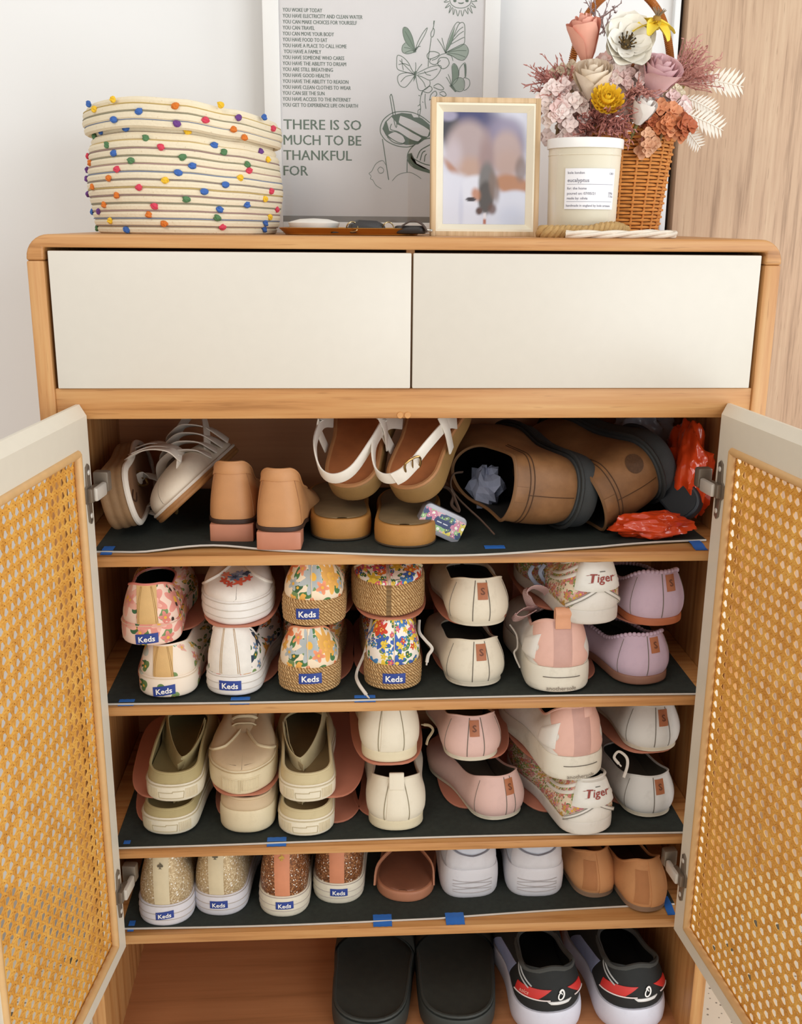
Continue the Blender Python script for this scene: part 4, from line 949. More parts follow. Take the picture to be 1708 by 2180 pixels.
# closed-toe strappy sandal, toe down
s = shoe('fisherman_sandal', 'white closed-toe strappy sandal tipped toe down beside the tan mules', 'toe', -.3060, .062, Z0+.037, -.24, -.10, .74, L=.215, wh=.035, wm=.036, wb=.0445, wt=.043, rt=.062, nt=2.5, sole=(.012, .012), hh=.028, hs=.045, hv=.052, y1=.52, oh=.030, om=.026, bulge=.004, flare=.003, inner='#3a2f28')
s.body(worn('#dccdb8', '#a99a88', .6, .25, 40), M('#9c6b3c', .6, var=.15, bump=.4), ridges=2)
foxing_lines(s, wh_str, (1.02,), .0022)
for k in range(4):
    y_ = s.y1+.010-.024*k; hz = .055+.007*k
    P = [Vector((-.042, y_-.014, .022)), Vector((-.036, y_-.006, .040+.005*k)), Vector((-.018, y_+.003, hz+.002)), Vector((.0, y_+.006, hz+.006)), Vector((.018, y_+.003, hz+.002)), Vector((.036, y_-.006, .040+.005*k)), Vector((.042, y_-.014, .022))]
    MB().strip(smooth_path(P), .017, .0024, lambda i: (0, .82, .45)).build('strap', wh_str, s.root)
MB().strip(smooth_path([(.035, .095, .030), (.037, .05, .056), (.030, .012, .078), (.010, -.012, .088), (-.012, -.012, .088), (-.030, .012, .078), (-.037, .05, .056), (-.035, .095, .030)]), .012, .0022, (0, .2, 1)).build('sling_strap', wh_str, s.root)
MB().strip(smooth_path([(.040, .11, .024), (.046, .105, .05), (.050, .118, .064), (.052, .136, .066)]), .016, .0024, (0, 1, .2)).build('buckle_strap', wh_str, s.root)
buckle(s, (.0515, .130, .066), (0, 1.2, 1.5), .020, .018)
# tan block-heel mules
tan_m = M('#c48c5b', .55, var=.06, bump=.2); blk_h = M('#c07f63', .5, var=.05)
for x, y, yaw, lb, top in ((-.2300, .048, -.03, 'tan leather block heel mule, set back, beside the white sandal', .104), (-.1665, .0105, -.06, 'tan leather block heel mule, nearer, beside the platform sandals', .103)):
    s = shoe('block_heel_mule', lb, 'heel', x, y, Z0+.0003, yaw, L=.225, wh=.0310, wm=.033, wb=.046, wt=.040, rh=.03, nh=2.9, sole=(.006, .006), lift=.0245, hh=top-.024, hs=.050, hv=.042, y0=.012, y1=.60, oh=.0245, om=.028, bulge=.003, flare=.0005, inner='#6d4a30')
    s.body(tan_m, M('#3a2418', .6)); s.patch('collar_band', tan_m, s.strip_at(-.033, .033, .80, .995, vref=.9), 10, 5, .0020)
    s.binding(tan_m, .0016); seams(s, (-.029, .029), .04, .80, M('#9b6a42'))
    w_ = .0300
    prf = [(-w_, 0), (w_, 0), (w_*1.0, .0), (w_*.97, .0235), (-w_*.97, .0235)]
    MB().prism([(x_*1.0, y_) for x_, y_ in ((-.0285, .002), (-.020, .0005), (.020, .0005), (.0285, .002), (.0285, .040), (.020, .046), (-.020, .046), (-.0285, .040))], 0, .0240, .0016, plane='xy').build('block_heel', blk_h, s.root)
# platform sandals: two lie flat, two stand tilted on them
cork = M('#b8803f', .6, var=.08, bump=.35); bed = M('#7d5a40', .75, var=.12); tanbed = M('#a9663a', .55, var=.15)
for x, y, yaw, lb in ((-.0850, .0480, .04, 'tan platform sandal lying flat under the left tilted white strap sandal'), (-.0050, .0150, -.10, 'tan platform sandal lying flat under the right tilted white strap sandal')):
    s = shoe('platform_sandal', lb, 'heel', x, y, Z0+.0003, yaw, L=.235, wh=.0385, wm=.0385, wb=.043, wt=.040, rh=.042, nh=2.3, sole=(.030, .024), hh=.04, flare=.003)
    s.make_sole(cork); MB().grid([[(lambda x, y: (x*f, y, s.st(y)+.0016-.001*abs(f)**6))(*s.outline(PI*i/36, -.003)) for f in (-1, -.8, -.4, 0, .4, .8, 1)] for i in range(1, 36)]).build('footbed', M('#8b7350', .8, var=.15), s.root)
    MB().tube([Vector(s.outline(p, .0015)+(.0022,)) for p in s.cols(48)], .0016, 6, True).build('outsole_edge', M('#4a3a28', .8), s.root)
strap_w = worn('#e6ddd0', '#c2b4a0', .5, .25, 40)
def tilted(label, x, y, z, yaw, pitch, roll, buck):
    s = shoe('strap_sandal', label, 'heel', x, y, z, yaw, pitch, roll, L=.205, wh=.0365, wm=.036, wb=.043, wt=.040, rh=.040, sole=(.030, .020), hh=.04, flare=.002)
    s.make_sole(M('#94703f', .65, var=.1, bump=.35))
    MB().grid([[(lambda x, y: (x*f, y, s.st(y)+.0022-.0035*(1-abs(f)**2)))(*s.outline(PI*i/36, -.002)) for f in (-1, -.8, -.4, 0, .4, .8, 1)] for i in range(1, 36)]).build('footbed', tanbed, s.root)
    MB().tube([Vector(s.outline(p, -.0015)+(s.st(s.outline(p)[1])+.001,)) for p in s.cols(48)], .0030, 6, True).build('footbed_edge', M('#b07a4c', .6), s.root)
    wd = lambda i: (0, .25, 1)
    MB().strip(smooth_path([(.040, .112, .032), (.043, .085, .060), (.038, .035, .078), (.018, -.006, .074), (-.006, -.016, .070), (-.026, -.004, .072), (-.039, .035, .078), (-.043, .085, .060), (-.040, .112, .032)]), .015, .0026, wd).build('ankle_strap', strap_w, s.root)
    MB().strip(smooth_path([(.043, .070, .026), (.046, .075, .060), (.042, .082, .078), (.044, .090, .060)]), .016, .0026, (0, 1, 0)).build('side_loop', strap_w, s.root)
    MB().strip(smooth_path([(-.043, .070, .026), (-.046, .075, .060), (-.042, .082, .078), (-.044, .090, .060)]), .016, .0026, (0, 1, 0)).build('side_loop', strap_w, s.root)
    MB().strip(smooth_path([(-.045, .15, .022), (-.040, .152, .050), (-.015, .155, .066), (.015, .155, .066), (.040, .152, .050), (.045, .15, .022)]), .022, .0026, (0, 1, 0)).build('toe_strap', strap_w, s.root)
    MB().strip(smooth_path([(.030, .11, .075), (.022, .13, .078), (.016, .150, .068)]), .015, .0026, (1, 0, 0)).build('instep_strap', strap_w, s.root)
    if buck:
        MB().strip(smooth_path([(.004, -.0175, .071), (.016, -.0105, .0735), (.028, .006, .077)]), .019, .0030, wd).build('strap_keeper', strap_w, s.root)
        buckle(s, (.026, .000, .078), (.2, .2, .9), .020, .020)
    return s
tilted('strap sandal tilted upright behind the other, white ankle strap hanging loose', -.0700, .075, Z0+.0480, -.22, .68, -.10, False)
tilted('strap sandal tilted upright with brass buckle on its white ankle strap', .0080, .045, Z0+.0520, -.42, .66, -.12, True)
# boots on their sides
brown_l = NT('brown_nubuck'); v = brown_l.coord(); a = brown_l.noise(v, 14, 5, .6).outputs[0]
c_ = brown_l.ramp(a, [(.3, lin('#6d4a2c')), (.5, lin('#865d38')), (.72, lin('#9d7048'))]); brown_l.bump(brown_l.noise(v, 500, 3).outputs[0], .2, .0006); brown_l = brown_l.fin(c_, .55)
sole_g = M('#3a3d3d', .7, var=.15, bump=.3); dark_in = M('#1c1916', .9)
def boot(label, x, y, z, yaw, pitch, roll, stamp):
    s = shoe('ankle_boot', label, 'heel', x, y, z, yaw, pitch, roll, L=.275, wh=.046, wm=.043, wb=.053, wt=.049, rh=.045, sole=(.034, .026), hh=.128, hs=.120, hv=.150, y0=.004, y1=.50, oh=.044, om=.040, bulge=.005, flare=.005, inner='#241d18')
    s.body(brown_l, sole_g, dark_in); s.binding(M('#7d5836', .6), .0024)
    seams(s, (0,), .05, .85, M('#4f3219'))
    m = MB()
    for v_ in (.72, .78):
        m2 = s.line(None, None, [(p, v_) for p in (-1.6, -1.2, -.8, -.4, 0, .4, .8, 1.2, 1.6)], .0007, .0003); m.add(m2.v, m2.f)
    tag(m.build('stitching', M('#4a2f19', .7), s.root), kind='stuff')
    s.patch('back_tab', brown_l, s.strip_at(-.010, .010, .80, .99), 4, 4, .0018)
    MB().tube([Vector(s.outline(p, .006)+(s.st(s.outline(p)[1])-.004+s.zl(0),)) for p in s.cols(48)], .0030, 6, True).build('welt', M('#2e302f', .7), s.root)
    if stamp: s.decal('round_stamp', [(0, 0)]+[(.014*math.cos(2*PI*i/24), .014*math.sin(2*PI*i/24)) for i in range(24)], [(0, i+1, (i+1) % 24+1) for i in range(24)], M('#5f4128', .6, var=.3, vs=300), .034, .30, off=.0008, center=False)
    return s
b1 = boot('brown ankle boot lying on its side, laces out, nearer to the tin', .2560, .058, Z0+.0520, .36, .05, -1.42, False)
lc = M('#5b4436', .8)
dangle(b1, 'lace', lc, [inlocal(b1, p) for p in (at(985, 1005, .12), at(965, 1010, .11), at(960, 1035, .10), at(975, 1060, .095), at(1000, 1085, .08), at(1022, 1105, .07), at(1044, 1128, .055))], .0024)
dangle(b1, 'lace', lc, [inlocal(b1, p) for p in (at(940, 1035, .11), at(955, 1040, .10), at(966, 1055, .09), at(962, 1075, .09), at(978, 1088, .08), at(972, 1070, .085), at(964, 1050, .09))], .0024)
b2 = boot('brown ankle boot with dark sole raised, leaning beside the red plastic bag', .3720, .096, Z0+.0900, .46, -.02, -1.93, True)
paper = M('#bcc3dc', .8)
def crumple(r, n=18, m=12, amp=.22, seed=1, flat=0):
    rd = random.Random(seed); G = []; ph = [(rd.uniform(0, 6.3), rd.uniform(0, 6.3), rd.choice((2, 3, 4, 5)), rd.choice((2, 3, 5, 7))) for _ in range(6)]
    for i in range(m+1):
        a = PI*i/m; row = []
        for k in range(n):
            b = 2*PI*k/n; q = 1+sum(math.sin(p[2]*b+p[0])*math.sin(p[3]*a+p[1]) for p in ph)*amp/4+(rd.uniform(-amp, amp)*.55 if 0 < i < m else 0)
            z = r[2]*math.cos(a)*q
            row.append((r[0]*q*math.sin(a)*math.cos(b), r[1]*q*math.sin(a)*math.sin(b), max(z, -r[2]*.9)))
        G.append(row)
    return MB().grid(G, 0, None, False, True)
p_ = inlocal(b1, at(1035, 1050, .13)); o = crumple((.022, .03, .030), 16, 10, .35, 3).build('paper_ball', paper, None, 0)
q_ = at(1035, 1040, .15); o.location = (q_.x, q_.y, q_.z+T); tag(o, 'crumpled pale paper stuffed in the boot opening', 'paper')
from mathutils import noise as _nz
def film(r, seed, amp=.35, n=64, m=40, fr=1.6):
    off = Vector((seed*3.1, seed*1.7, seed*.9)); G = []
    for i in range(m+1):
        a = PI*i/m; row = []
        for k in range(n):
            b = 2*PI*k/n; d = Vector((math.sin(a)*math.cos(b), math.sin(a)*math.sin(b), math.cos(a)))
            q = .82; f = fr; w_ = amp
            for o_ in range(3): q += w_*(.5-abs(_nz.noise(d*f+off*(o_+1)))*2.2); f *= 1.8; w_ *= .5
            row.append((d.x*r[0]*q, d.y*r[1]*q, max(d.z*r[2]*q, -r[2]*.92)))
        G.append(row)
    return MB().grid(G, 0, None, False, True)
redbag = NT('red_plastic'); redbag = redbag.fin(lin('#cf4118'), .20, 0, Coat_Weight=.6)
def bag(r, seed, mat, loc, rz, lab, **k):
    o = film(r, seed, **k).build('plastic_bag', mat, None, 55); o.location = (loc[0], loc[1], loc[2]+T); o.rotation_euler = (0, 0, rz); return tag(o, lab, 'bag')
bag((.034, .060, .080), 4, redbag, (.396, .118, Z0+.074), .10, 'crumpled glossy red plastic bag in the right corner of the top shelf', amp=.24, fr=1.15)
bag((.066, .026, .021), 9, redbag, (.330, .046, Z0+.0190), .10, 'flattened fold of red plastic poking out under the leaning boot', amp=.24, fr=1.1)
clearbag = NT('clear_plastic'); clearbag = clearbag.fin(lin('#c3c9d8'), .14, 0, Transmission_Weight=.45)
bag((.050, .032, .046), 2, clearbag, at(1372, 915, .235), 0, 'clear grey plastic bag bunched behind the leaning boot', amp=.24, fr=1.1)
s = shoe('rubber_sandal', 'black rubber sandal wrapped in the red plastic bag', 'heel', .398, .070, Z0+.026, .55, .60, -1.15, L=.17, wh=.024, wm=.024, wb=.028, wt=.026, rh=.024, rt=.04, sole=(.016, .014), hh=.03, flare=.001); s.make_sole(M('#20242a', .5, var=.2))
MB().grid([[(lambda x, y: (x*f, y, s.st(y)+.0016))(*s.outline(PI*i/24, -.003)) for f in (-1, -.5, 0, .5, 1)] for i in range(1, 24)]).build('footbed', M('#15181c', .6), s.root)
# small floral tin leaning on the sandals
tin = thing('floral_tin', 'small rounded tin with navy floral lid, tilted below the buckle sandal', 'tin', at(941, 1113, .045), (-.10, .46, .08))
tin_p = floral('tin_flowers', '#34466e', ['#e8b6c0', '#e7d65c', '#9fd08c', '#d98aa6'], '#4f86a8', 95, 3., .46, 5, .95, .4, '#f2efe0', 'Object')
def rrect(w_, h_, r, n=6): return [(sx*(w_/2-r)+r*math.cos(a), sz*(h_/2-r)+r*math.sin(a)) for sx, sz, a0 in ((1, 1, 0), (-1, 1, PI/2), (-1, -1, PI), (1, -1, 1.5*PI)) for a in [a0+PI/2*i/n for i in range(n+1)]]
MB().prism(rrect(.062, .036, .008), .0, .016, .0015).build('tin_body', M('#a7a5ab', .4, .3), tin); MB().prism(rrect(.0625, .0365, .008), -.0030, .0022, .0015).build('tin_lid', M('#a3a2a8', .4, .3), tin)
# the print is generated in the plane of the lid: x and z become the pattern's x and y
nt = tin_p.node_tree; mpn = [q for q in nt.nodes if q.type == 'MAPPING'][0]; mpn.inputs['Rotation'].default_value = (-PI/2, 0, 0)
MB().prism(rrect(.061, .0245, .003), -.0034, -.0028).build('lid_print', tin_p, tin, 0); MB().prism(rrect(.024, .010, .003), -.0038, -.0033).build('lid_label', M('#33406a', .5), tin, 0)
for x_ in (-.0048, .0042): MB().box(x_-.0034, x_+.0034, -.0041, -.0037, -.0007, .0007).build('label_stroke', M('#d9dbe4', .5, var=0), tin, 0)

# ------------------------------------------------------------------ on top of the cabinet
# ---- framed poster
po = thing('framed_poster', 'white framed thankful poster with green text and butterflies, standing against the wall', 'poster', (-.023, .345, 0))
def rel(o, p): return Vector((p[0]-o.location.x, p[1]-o.location.y, p[2]-(o.location.z-T)))
frame_w = M('#eceae6', .4, var=.01); PX0, PX1, PZ1 = -.168, .123, .452
for x0, x1, z0, z1 in ((-.191, PX0, 0, .475), (PX1, .145, 0, .475)): MB().box(x0+.023, x1+.023, -.015, .020, z0, z1, .0008).build('frame_stile', frame_w, po)
for z0, z1 in ((0, .016), (PZ1, .475)): MB().box(PX0+.023, PX1+.023, -.015, .020, z0, z1, .0008).build('frame_rail', frame_w, po)
MB().box(PX0+.023, PX1+.023, -.0095, .012, .016, PZ1).build('print', M('#f6f1ef', .6, var=.01), po)
MB().box(PX0+.023, PX1+.023, -.0115, -.0097, .016, .0245).build('print_border', M('#aaa39c', .6), po)
ink = M('#6f7f6e', .6, var=0); ink_d = M('#69766b', .6, var=0); YP = .3353
def words(txt, u0, u1, v, cap, bold, name='text_line', mat=None):
    a, b = at(u0, v, YP), at(u1, v, YP); vs, fs = glyphs(txt, 0.); xs = [q[0] for q in vs]; ys = [q[1] for q in vs]
    sx = (b.x-a.x)/(max(xs)-min(xs)); sy = cap/(max(ys)-min(ys)); cy = (max(ys)+min(ys))/2
    m = MB()
    for k in (-1, 0, 1): m.add([rel(po, (a.x+(x-min(xs))*sx+k*bold, YP-.00003*k, a.z+(y-cy)*sy)) for x, y in vs], fs)
    m.build(name, mat or ink_d, po, 0)
for i, (tx, u1) in enumerate((('YOU WOKE UP TODAY', 686), ('YOU HAVE ELECTRICITY AND CLEAN WATER', 772), ('YOU CAN MAKE CHOICES FOR YOURSELF', 760), ('YOU CAN TRAVEL', 670), ('YOU CAN MOVE YOUR BODY', 711), ('YOU HAVE FOOD TO EAT', 697), ('YOU HAVE A PLACE TO CALL HOME', 738), ('YOU HAVE A FAMILY', 684), ('YOU HAVE SOMEONE WHO CARES', 733), ('YOU HAVE THE ABILITY TO DREAM', 737), ('YOU ARE STILL BREATHING', 709), ('YOU HAVE GOOD HEALTH', 702), ('YOU HAVE THE ABILITY TO REASON', 742), ('YOU HAVE CLEAN CLOTHES TO WEAR', 747), ('YOU CAN SEE THE SUN', 691), ('YOU HAVE ACCESS TO THE INTERNET', 747), ('YOU GET TO EXPERIENCE LIFE ON EARTH', 762))):
    words(tx, 602+(2.5 if i == 7 else 0), u1, 20.5+12.66*i, .0050, .00014)
for tx, u1, v in (('THERE IS SO', 769, 264.5), ('MUCH TO BE', 769, 297.5), ('THANKFUL', 749, 330), ('FOR', 656, 363)): words(tx, 604, u1, v, .0137, .0003, 'headline', ink)
def cr(x, y): return at(780+x/4.361, y/4.361, YP)      # the drawing on the print, in its own sketch units
def draw(name, lines, fills=(), wdt=.0008):
    m = MB()
    for k, pl in enumerate(fills):
        P = [rel(po, cr(x, y))+Vector((0, -.0001-.00003*k, 0)) for x, y in pl[1]]; c = sum(P, Vector())/len(P); m.add([c]+P, [(0, i+1, (i+1) % len(P)+1) for i in range(len(P))], pl[0])
    for pl in lines:
        cl = pl[0] == pl[-1]; P = [rel(po, cr(x, y)) for x, y in pl]
        Q = smooth_path(P, 4) if len(P) > 2 else P; V = []
        for i, p in enumerate(Q):
            t = (Q[min(i+1, len(Q)-1)]-Q[max(i-1, 0)]); t = t.normalized() if t.length > 1e-9 else Vector((1, 0, 0)); n_ = Vector((-t.z, 0, t.x))*wdt/2; V += [p+n_+Vector((0, -.0003, 0)), p-n_+Vector((0, -.0003, 0))]
        m.add(V, [(2*i, 2*i+1, 2*i+3, 2*i+2) for i in range(len(Q)-1)], 0)
    return tag(m.build(name, [ink, M('#b4bfb1', .6, var=0), M('#8fa08d', .6, var=0), M('#f6f1ef', .6, var=0)], po, 0), kind='stuff')
rays = [[(835, 90), (850, 150), (868, 95)], [(880, 95), (893, 150), (910, 92)], [(915, 85), (945, 130), (940, 75)], [(945, 70), (985, 125), (965, 58)], [(968, 50), (1018, 72), (980, 25)], [(980, 15), (1030, 10), (985, -10)], [(825, 82), (808, 138), (805, 72)], [(800, 66), (768, 122), (785, 55)], [(780, 48), (733, 75), (772, 28)], [(770, 15), (722, 20), (768, -12)]]
draw('sun_drawing', [[(775, 0), (790, 40), (830, 68), (880, 75), (925, 66), (962, 40), (978, 0)]]+rays, [(0, [(808, -5), (838, -5), (836, 18), (822, 22), (810, 16)]), (0, [(920, -5), (950, -5), (950, 16), (936, 22), (922, 16)]), (0, [(850, 22), (880, 26), (910, 20), (900, 34), (880, 38), (860, 34)])])
draw('butterfly_drawing', [[(455, 470), (430, 350), (390, 270), (355, 252), (340, 275), (345, 330), (365, 385), (400, 430), (455, 470)], [(365, 395), (335, 430), (335, 480), (375, 500), (430, 490), (455, 470)], [(455, 470), (480, 390), (530, 300), (568, 258), (545, 320), (500, 400), (468, 460)], [(455, 470), (470, 440), (505, 430)], [(360, 290), (400, 360), (445, 455)], [(350, 440), (400, 450), (450, 472)], [(360, 490), (410, 470), (450, 474)]], [(2, [(455, 470), (430, 350), (390, 270), (355, 252), (340, 275), (345, 330), (365, 385), (400, 430)]), (1, [(365, 395), (335, 430), (335, 480), (375, 500), (430, 490), (455, 470)]), (0, [(440, 455), (470, 440), (462, 485), (435, 492)])])
draw('butterfly_drawing', [[(735, 490), (745, 430), (780, 320), (820, 235), (850, 205), (870, 215)], [(735, 490), (790, 400), (830, 290), (860, 225), (895, 208), (915, 240), (915, 330), (910, 400), (860, 440), (735, 490)], [(735, 490), (830, 440), (905, 410), (945, 450), (945, 500), (910, 555), (860, 555), (800, 520), (735, 490)], [(735, 490), (700, 420), (660, 360)], [(735, 490), (720, 420), (702, 352)], [(740, 495), (690, 510), (650, 545), (610, 560)], [(745, 505), (790, 520), (805, 565)], [(800, 380), (860, 320), (905, 290)], [(790, 410), (860, 370), (910, 345)], [(815, 340), (860, 280), (900, 250)], [(760, 485), (850, 470), (930, 470)], [(760, 492), (850, 505), (920, 530)]], [(1, [(735, 490), (830, 440), (905, 410), (945, 450), (945, 500), (910, 555), (860, 555), (800, 520)]), (2, [(735, 490), (750, 430), (785, 330), (825, 240), (800, 380)])])
draw('butterfly_drawing', [[(450, 690), (420, 640), (390, 580), (340, 530), (290, 515), (283, 580), (290, 640), (350, 665), (450, 690)], [(450, 690), (380, 675), (310, 690), (290, 730), (310, 790), (360, 810), (410, 760), (450, 700)], [(450, 690), (520, 655), (600, 620), (690, 610), (685, 660), (640, 720), (590, 745), (520, 715), (450, 690)], [(460, 700), (470, 770), (490, 835), (540, 835), (590, 790), (590, 750)], [(455, 680), (460, 620), (458, 580)], [(460, 680), (490, 630), (518, 595)], [(440, 690), (380, 630), (310, 560)], [(440, 695), (370, 710), (320, 760)], [(480, 690), (560, 670), (660, 640)], [(480, 705), (530, 760), (550, 810)], [(300, 600), (350, 590), (400, 610)], [(330, 545), (335, 600), (345, 650)], [(540, 660), (560, 690), (600, 700)]], [(0, [(445, 665), (468, 660), (458, 720), (438, 760)])])
draw('butterfly_drawing', [[(790, 800), (800, 720), (795, 620), (815, 590), (845, 620), (860, 690), (840, 750), (790, 800)], [(860, 700), (865, 640), (905, 588), (925, 600), (925, 700), (900, 730)], [(790, 800), (820, 745), (870, 720), (910, 750), (905, 830), (850, 850), (790, 800)], [(915, 720), (955, 740), (960, 790), (930, 830), (905, 840)], [(790, 800), (765, 750), (742, 715)], [(790, 800), (780, 740), (760, 690)]], [(2, [(790, 800), (800, 720), (795, 620), (815, 590), (845, 620), (860, 690), (840, 750)]), (1, [(790, 800), (820, 745), (870, 720), (910, 750), (905, 830), (850, 850)]), (0, [(905, 590), (925, 600), (928, 710), (915, 720), (912, 640)]), (0, [(770, 795), (800, 785), (840, 850), (825, 855)])])
draw('stem_drawing', [[(632, 195), (622, 260), (600, 310), (605, 345), (625, 330), (632, 280), (622, 260)], [(603, 350), (592, 440), (580, 520), (575, 620)], [(590, 480), (565, 510), (575, 545), (620, 540), (680, 505), (640, 480), (590, 480)], [(670, 560), (690, 535), (750, 540), (770, 590), (740, 630), (700, 635), (665, 595), (670, 560)], [(600, 545), (590, 580), (640, 600), (690, 560)], [(520, 850), (505, 900), (500, 960), (505, 1010), (490, 1090), (480, 1030), (505, 1010)], [(548, 870), (545, 940), (555, 1010)], [(515, 880), (530, 840), (590, 800), (612, 830), (580, 860), (530, 850)], [(625, 800), (670, 778), (720, 820), (690, 835), (625, 810)], [(680, 860), (720, 850), (742, 880), (720, 895), (680, 870)], [(590, 930), (600, 880), (640, 845), (655, 880), (620, 910), (585, 930)]], wdt=.0009)
draw('stem_drawing', [[(500, 890), (485, 885)], [(500, 970), (478, 985)], [(520, 945), (530, 950)]], [(0, [(625, 192), (637, 192), (630, 225), (622, 225)])])
cup = [(130, 1180), (160, 1110), (240, 1050), (330, 1035), (430, 1045), (520, 1085), (590, 1140)]
draw('iced_drink_drawing', [cup, [(130, 1180), (135, 1240), (190, 1310), (290, 1355), (380, 1365), (440, 1350)], [(150, 1290), (170, 1420), (190, 1560), (208, 1670)], [(380, 1480), (378, 1600)], [(220, 895), (265, 1155), (283, 1150), (240, 892), (220, 895)], [(160, 1190), (200, 1260), (290, 1320), (370, 1335)], [(200, 1250), (265, 1222), (340, 1260), (362, 1310), (330, 1338), (250, 1320), (195, 1270)], [(315, 1070), (300, 1140), (400, 1200), (510, 1260), (570, 1270), (590, 1210), (500, 1150), (400, 1100), (315, 1070)], [(235, 1150), (225, 1200), (300, 1225), (400, 1290), (480, 1315), (515, 1280), (430, 1230), (330, 1170), (285, 1150)]],
     [(0, [(150, 1195), (175, 1130), (240, 1070), (330, 1048), (420, 1058), (520, 1100), (590, 1160), (590, 1260), (480, 1340), (370, 1345), (260, 1315), (185, 1260)]), (3, [(315, 1070), (300, 1140), (400, 1200), (510, 1260), (570, 1270), (590, 1210), (500, 1150), (400, 1100)]), (3, [(190, 1130), (235, 1085), (290, 1150), (330, 1170), (430, 1230), (515, 1280), (480, 1315), (400, 1290), (300, 1225), (215, 1215)]), (3, [(200, 1250), (265, 1222), (340, 1260), (362, 1310), (330, 1338), (250, 1320)]), (3, [(420, 1058), (490, 1010), (505, 1090), (440, 1090)])], .0011)
draw('bowl_drawing', [[(600, 1280), (520, 1300), (430, 1360), (385, 1430), (390, 1500), (450, 1560), (590, 1605)], [(420, 1420), (440, 1470), (520, 1515), (590, 1535)], [(470, 1470), (500, 1400), (560, 1360), (600, 1340)], [(500, 1490), (520, 1420), (550, 1400)], [(540, 1500), (545, 1450), (560, 1430)]], [(0, [(385, 1430), (420, 1420), (412, 1470), (450, 1520), (520, 1560), (590, 1580), (590, 1605), (450, 1560), (390, 1500)])], .0012)
draw('fish_drawing', [[(180, 1530), (150, 1490), (90, 1520), (50, 1590), (25, 1610), (45, 1635), (38, 1660), (60, 1670), (90, 1720), (140, 1752)], [(105, 1575), (130, 1550), (160, 1570), (155, 1600), (125, 1608), (105, 1575)], [(240, 1680), (300, 1620), (400, 1600), (470, 1630), (510, 1660)]], wdt=.0006)
glz = NT('poster_glazing'); g1 = glz.n('ShaderNodeBsdfGlossy'); g1.inputs['Roughness'].default_value = .02; t1 = glz.n('ShaderNodeBsdfTransparent'); fz = glz.n('ShaderNodeFresnel'); fz.inputs[0].default_value = 1.45; mx = glz.n('ShaderNodeMixShader')
glz.l(fz.outputs[0], mx.inputs[0]); glz.l(t1.outputs[0], mx.inputs[1]); glz.l(g1.outputs[0], mx.inputs[2]); glz.l(mx.outputs[0], [q for q in glz.t.nodes if q.type == 'OUTPUT_MATERIAL'][0].inputs[0])
MB().box(PX0+.023, PX1+.023, -.0130, -.0120, .016, PZ1).build('glazing', glz.m, po)

# ---- rope basket with wool knots
bk = thing('rope_basket', 'round cream rope basket dotted with coloured wool knots', 'basket', (-.2845, .172, 0))
rope_m = NT('cotton_rope'); v = rope_m.coord(); vo = rope_m.n('ShaderNodeTexVoronoi'); vo.inputs['Scale'].default_value = 130; rope_m.l(v, vo.inputs['Vector'])
st_ = rope_m.ramp(vo.outputs['Distance'], [(.05, (1, 1, 1, 1)), (.16, (0, 0, 0, 1))]); rope_m.bump(rope_m.noise(v, 260, 3).outputs[0], .5, .0012)
rope_m = rope_m.fin(rope_m.mix(rope_m.math('MULTIPLY', st_, .35), lin('#eadcbf'), lin('#b59a68')), .9)
NR = 17; PI_ = .0090
def rad_at(z): return .90*keys([(0, .128), (.02, .134), (.06, .1395), (.10, .1350), (.125, .126), (.16, .126)], z)
def lean(x, z): return z*(1-keys([(-1, .035), (-.35, 0), (.1, .02), (.55, .075), (.95, .125)], x/.127))
def coil(z, r, tr=.0052):
    P = []
    for i in range(72):
        a = 2*PI*i/72; x, y = r*math.cos(a), r*math.sin(a); P.append((x, y, lean(x, z)+tr*.02))
    return MB().tube(P, tr, 8, True)
thr = ['#8d7f78', '#7a86a0', '#a98a86', '#8f8a74', '#9a7f7c', '#c2a86a']
for i in range(NR-2):
    z = .0052+PI_*i; coil(z, rad_at(z)-.005).build('coil', rope_m, bk)
    zt = z+PI_/2; P = [(c[0], c[1], c[2]) for c in [((rad_at(zt)-.0008)*math.cos(2*PI*k/72), (rad_at(zt)-.0008)*math.sin(2*PI*k/72), lean((rad_at(zt))*math.cos(2*PI*k/72), zt)) for k in range(72)]]
    MB().tube(P, .0007, 5, True).build('thread', M(thr[i % 6], .9), bk)
zf = .0052+PI_*(NR-2)
for j, (dz, r) in enumerate(((-.019, .1195), (-.010, .1212), (-.0012, .1200), (.0062, .1150))):
    coil(zf+dz+.006, r, .0053).build('rim_coil', rope_m, bk)
    if j < 3:
        zt = zf+dz+.0105; rr = r+.0036; MB().tube([(rr*math.cos(2*PI*k/72), rr*math.sin(2*PI*k/72), lean(rr*math.cos(2*PI*k/72), zt)) for k in range(72)], .0007, 5, True).build('thread', M(thr[(j*2+1) % 6], .9), bk)
MB().lathe([(.0001, .004), (.110, .004), (.114, .010), (.116, .03), (.112, .12)], 48).build('lining', rope_m, bk)
KN = dict(b='#3f68b0', r='#d8435a', o='#d9762a', y='#f0c232', g='#567f55', p='#6e3f86')
kmesh = {k: [MB().ball((0, 0, 0), (.0046, .0030, .0040), 9, 6, 0, .30).mesh('knot', M(c, .9, bump=.6, bs=700), 0) for _ in range(2)] for k, c in KN.items()}
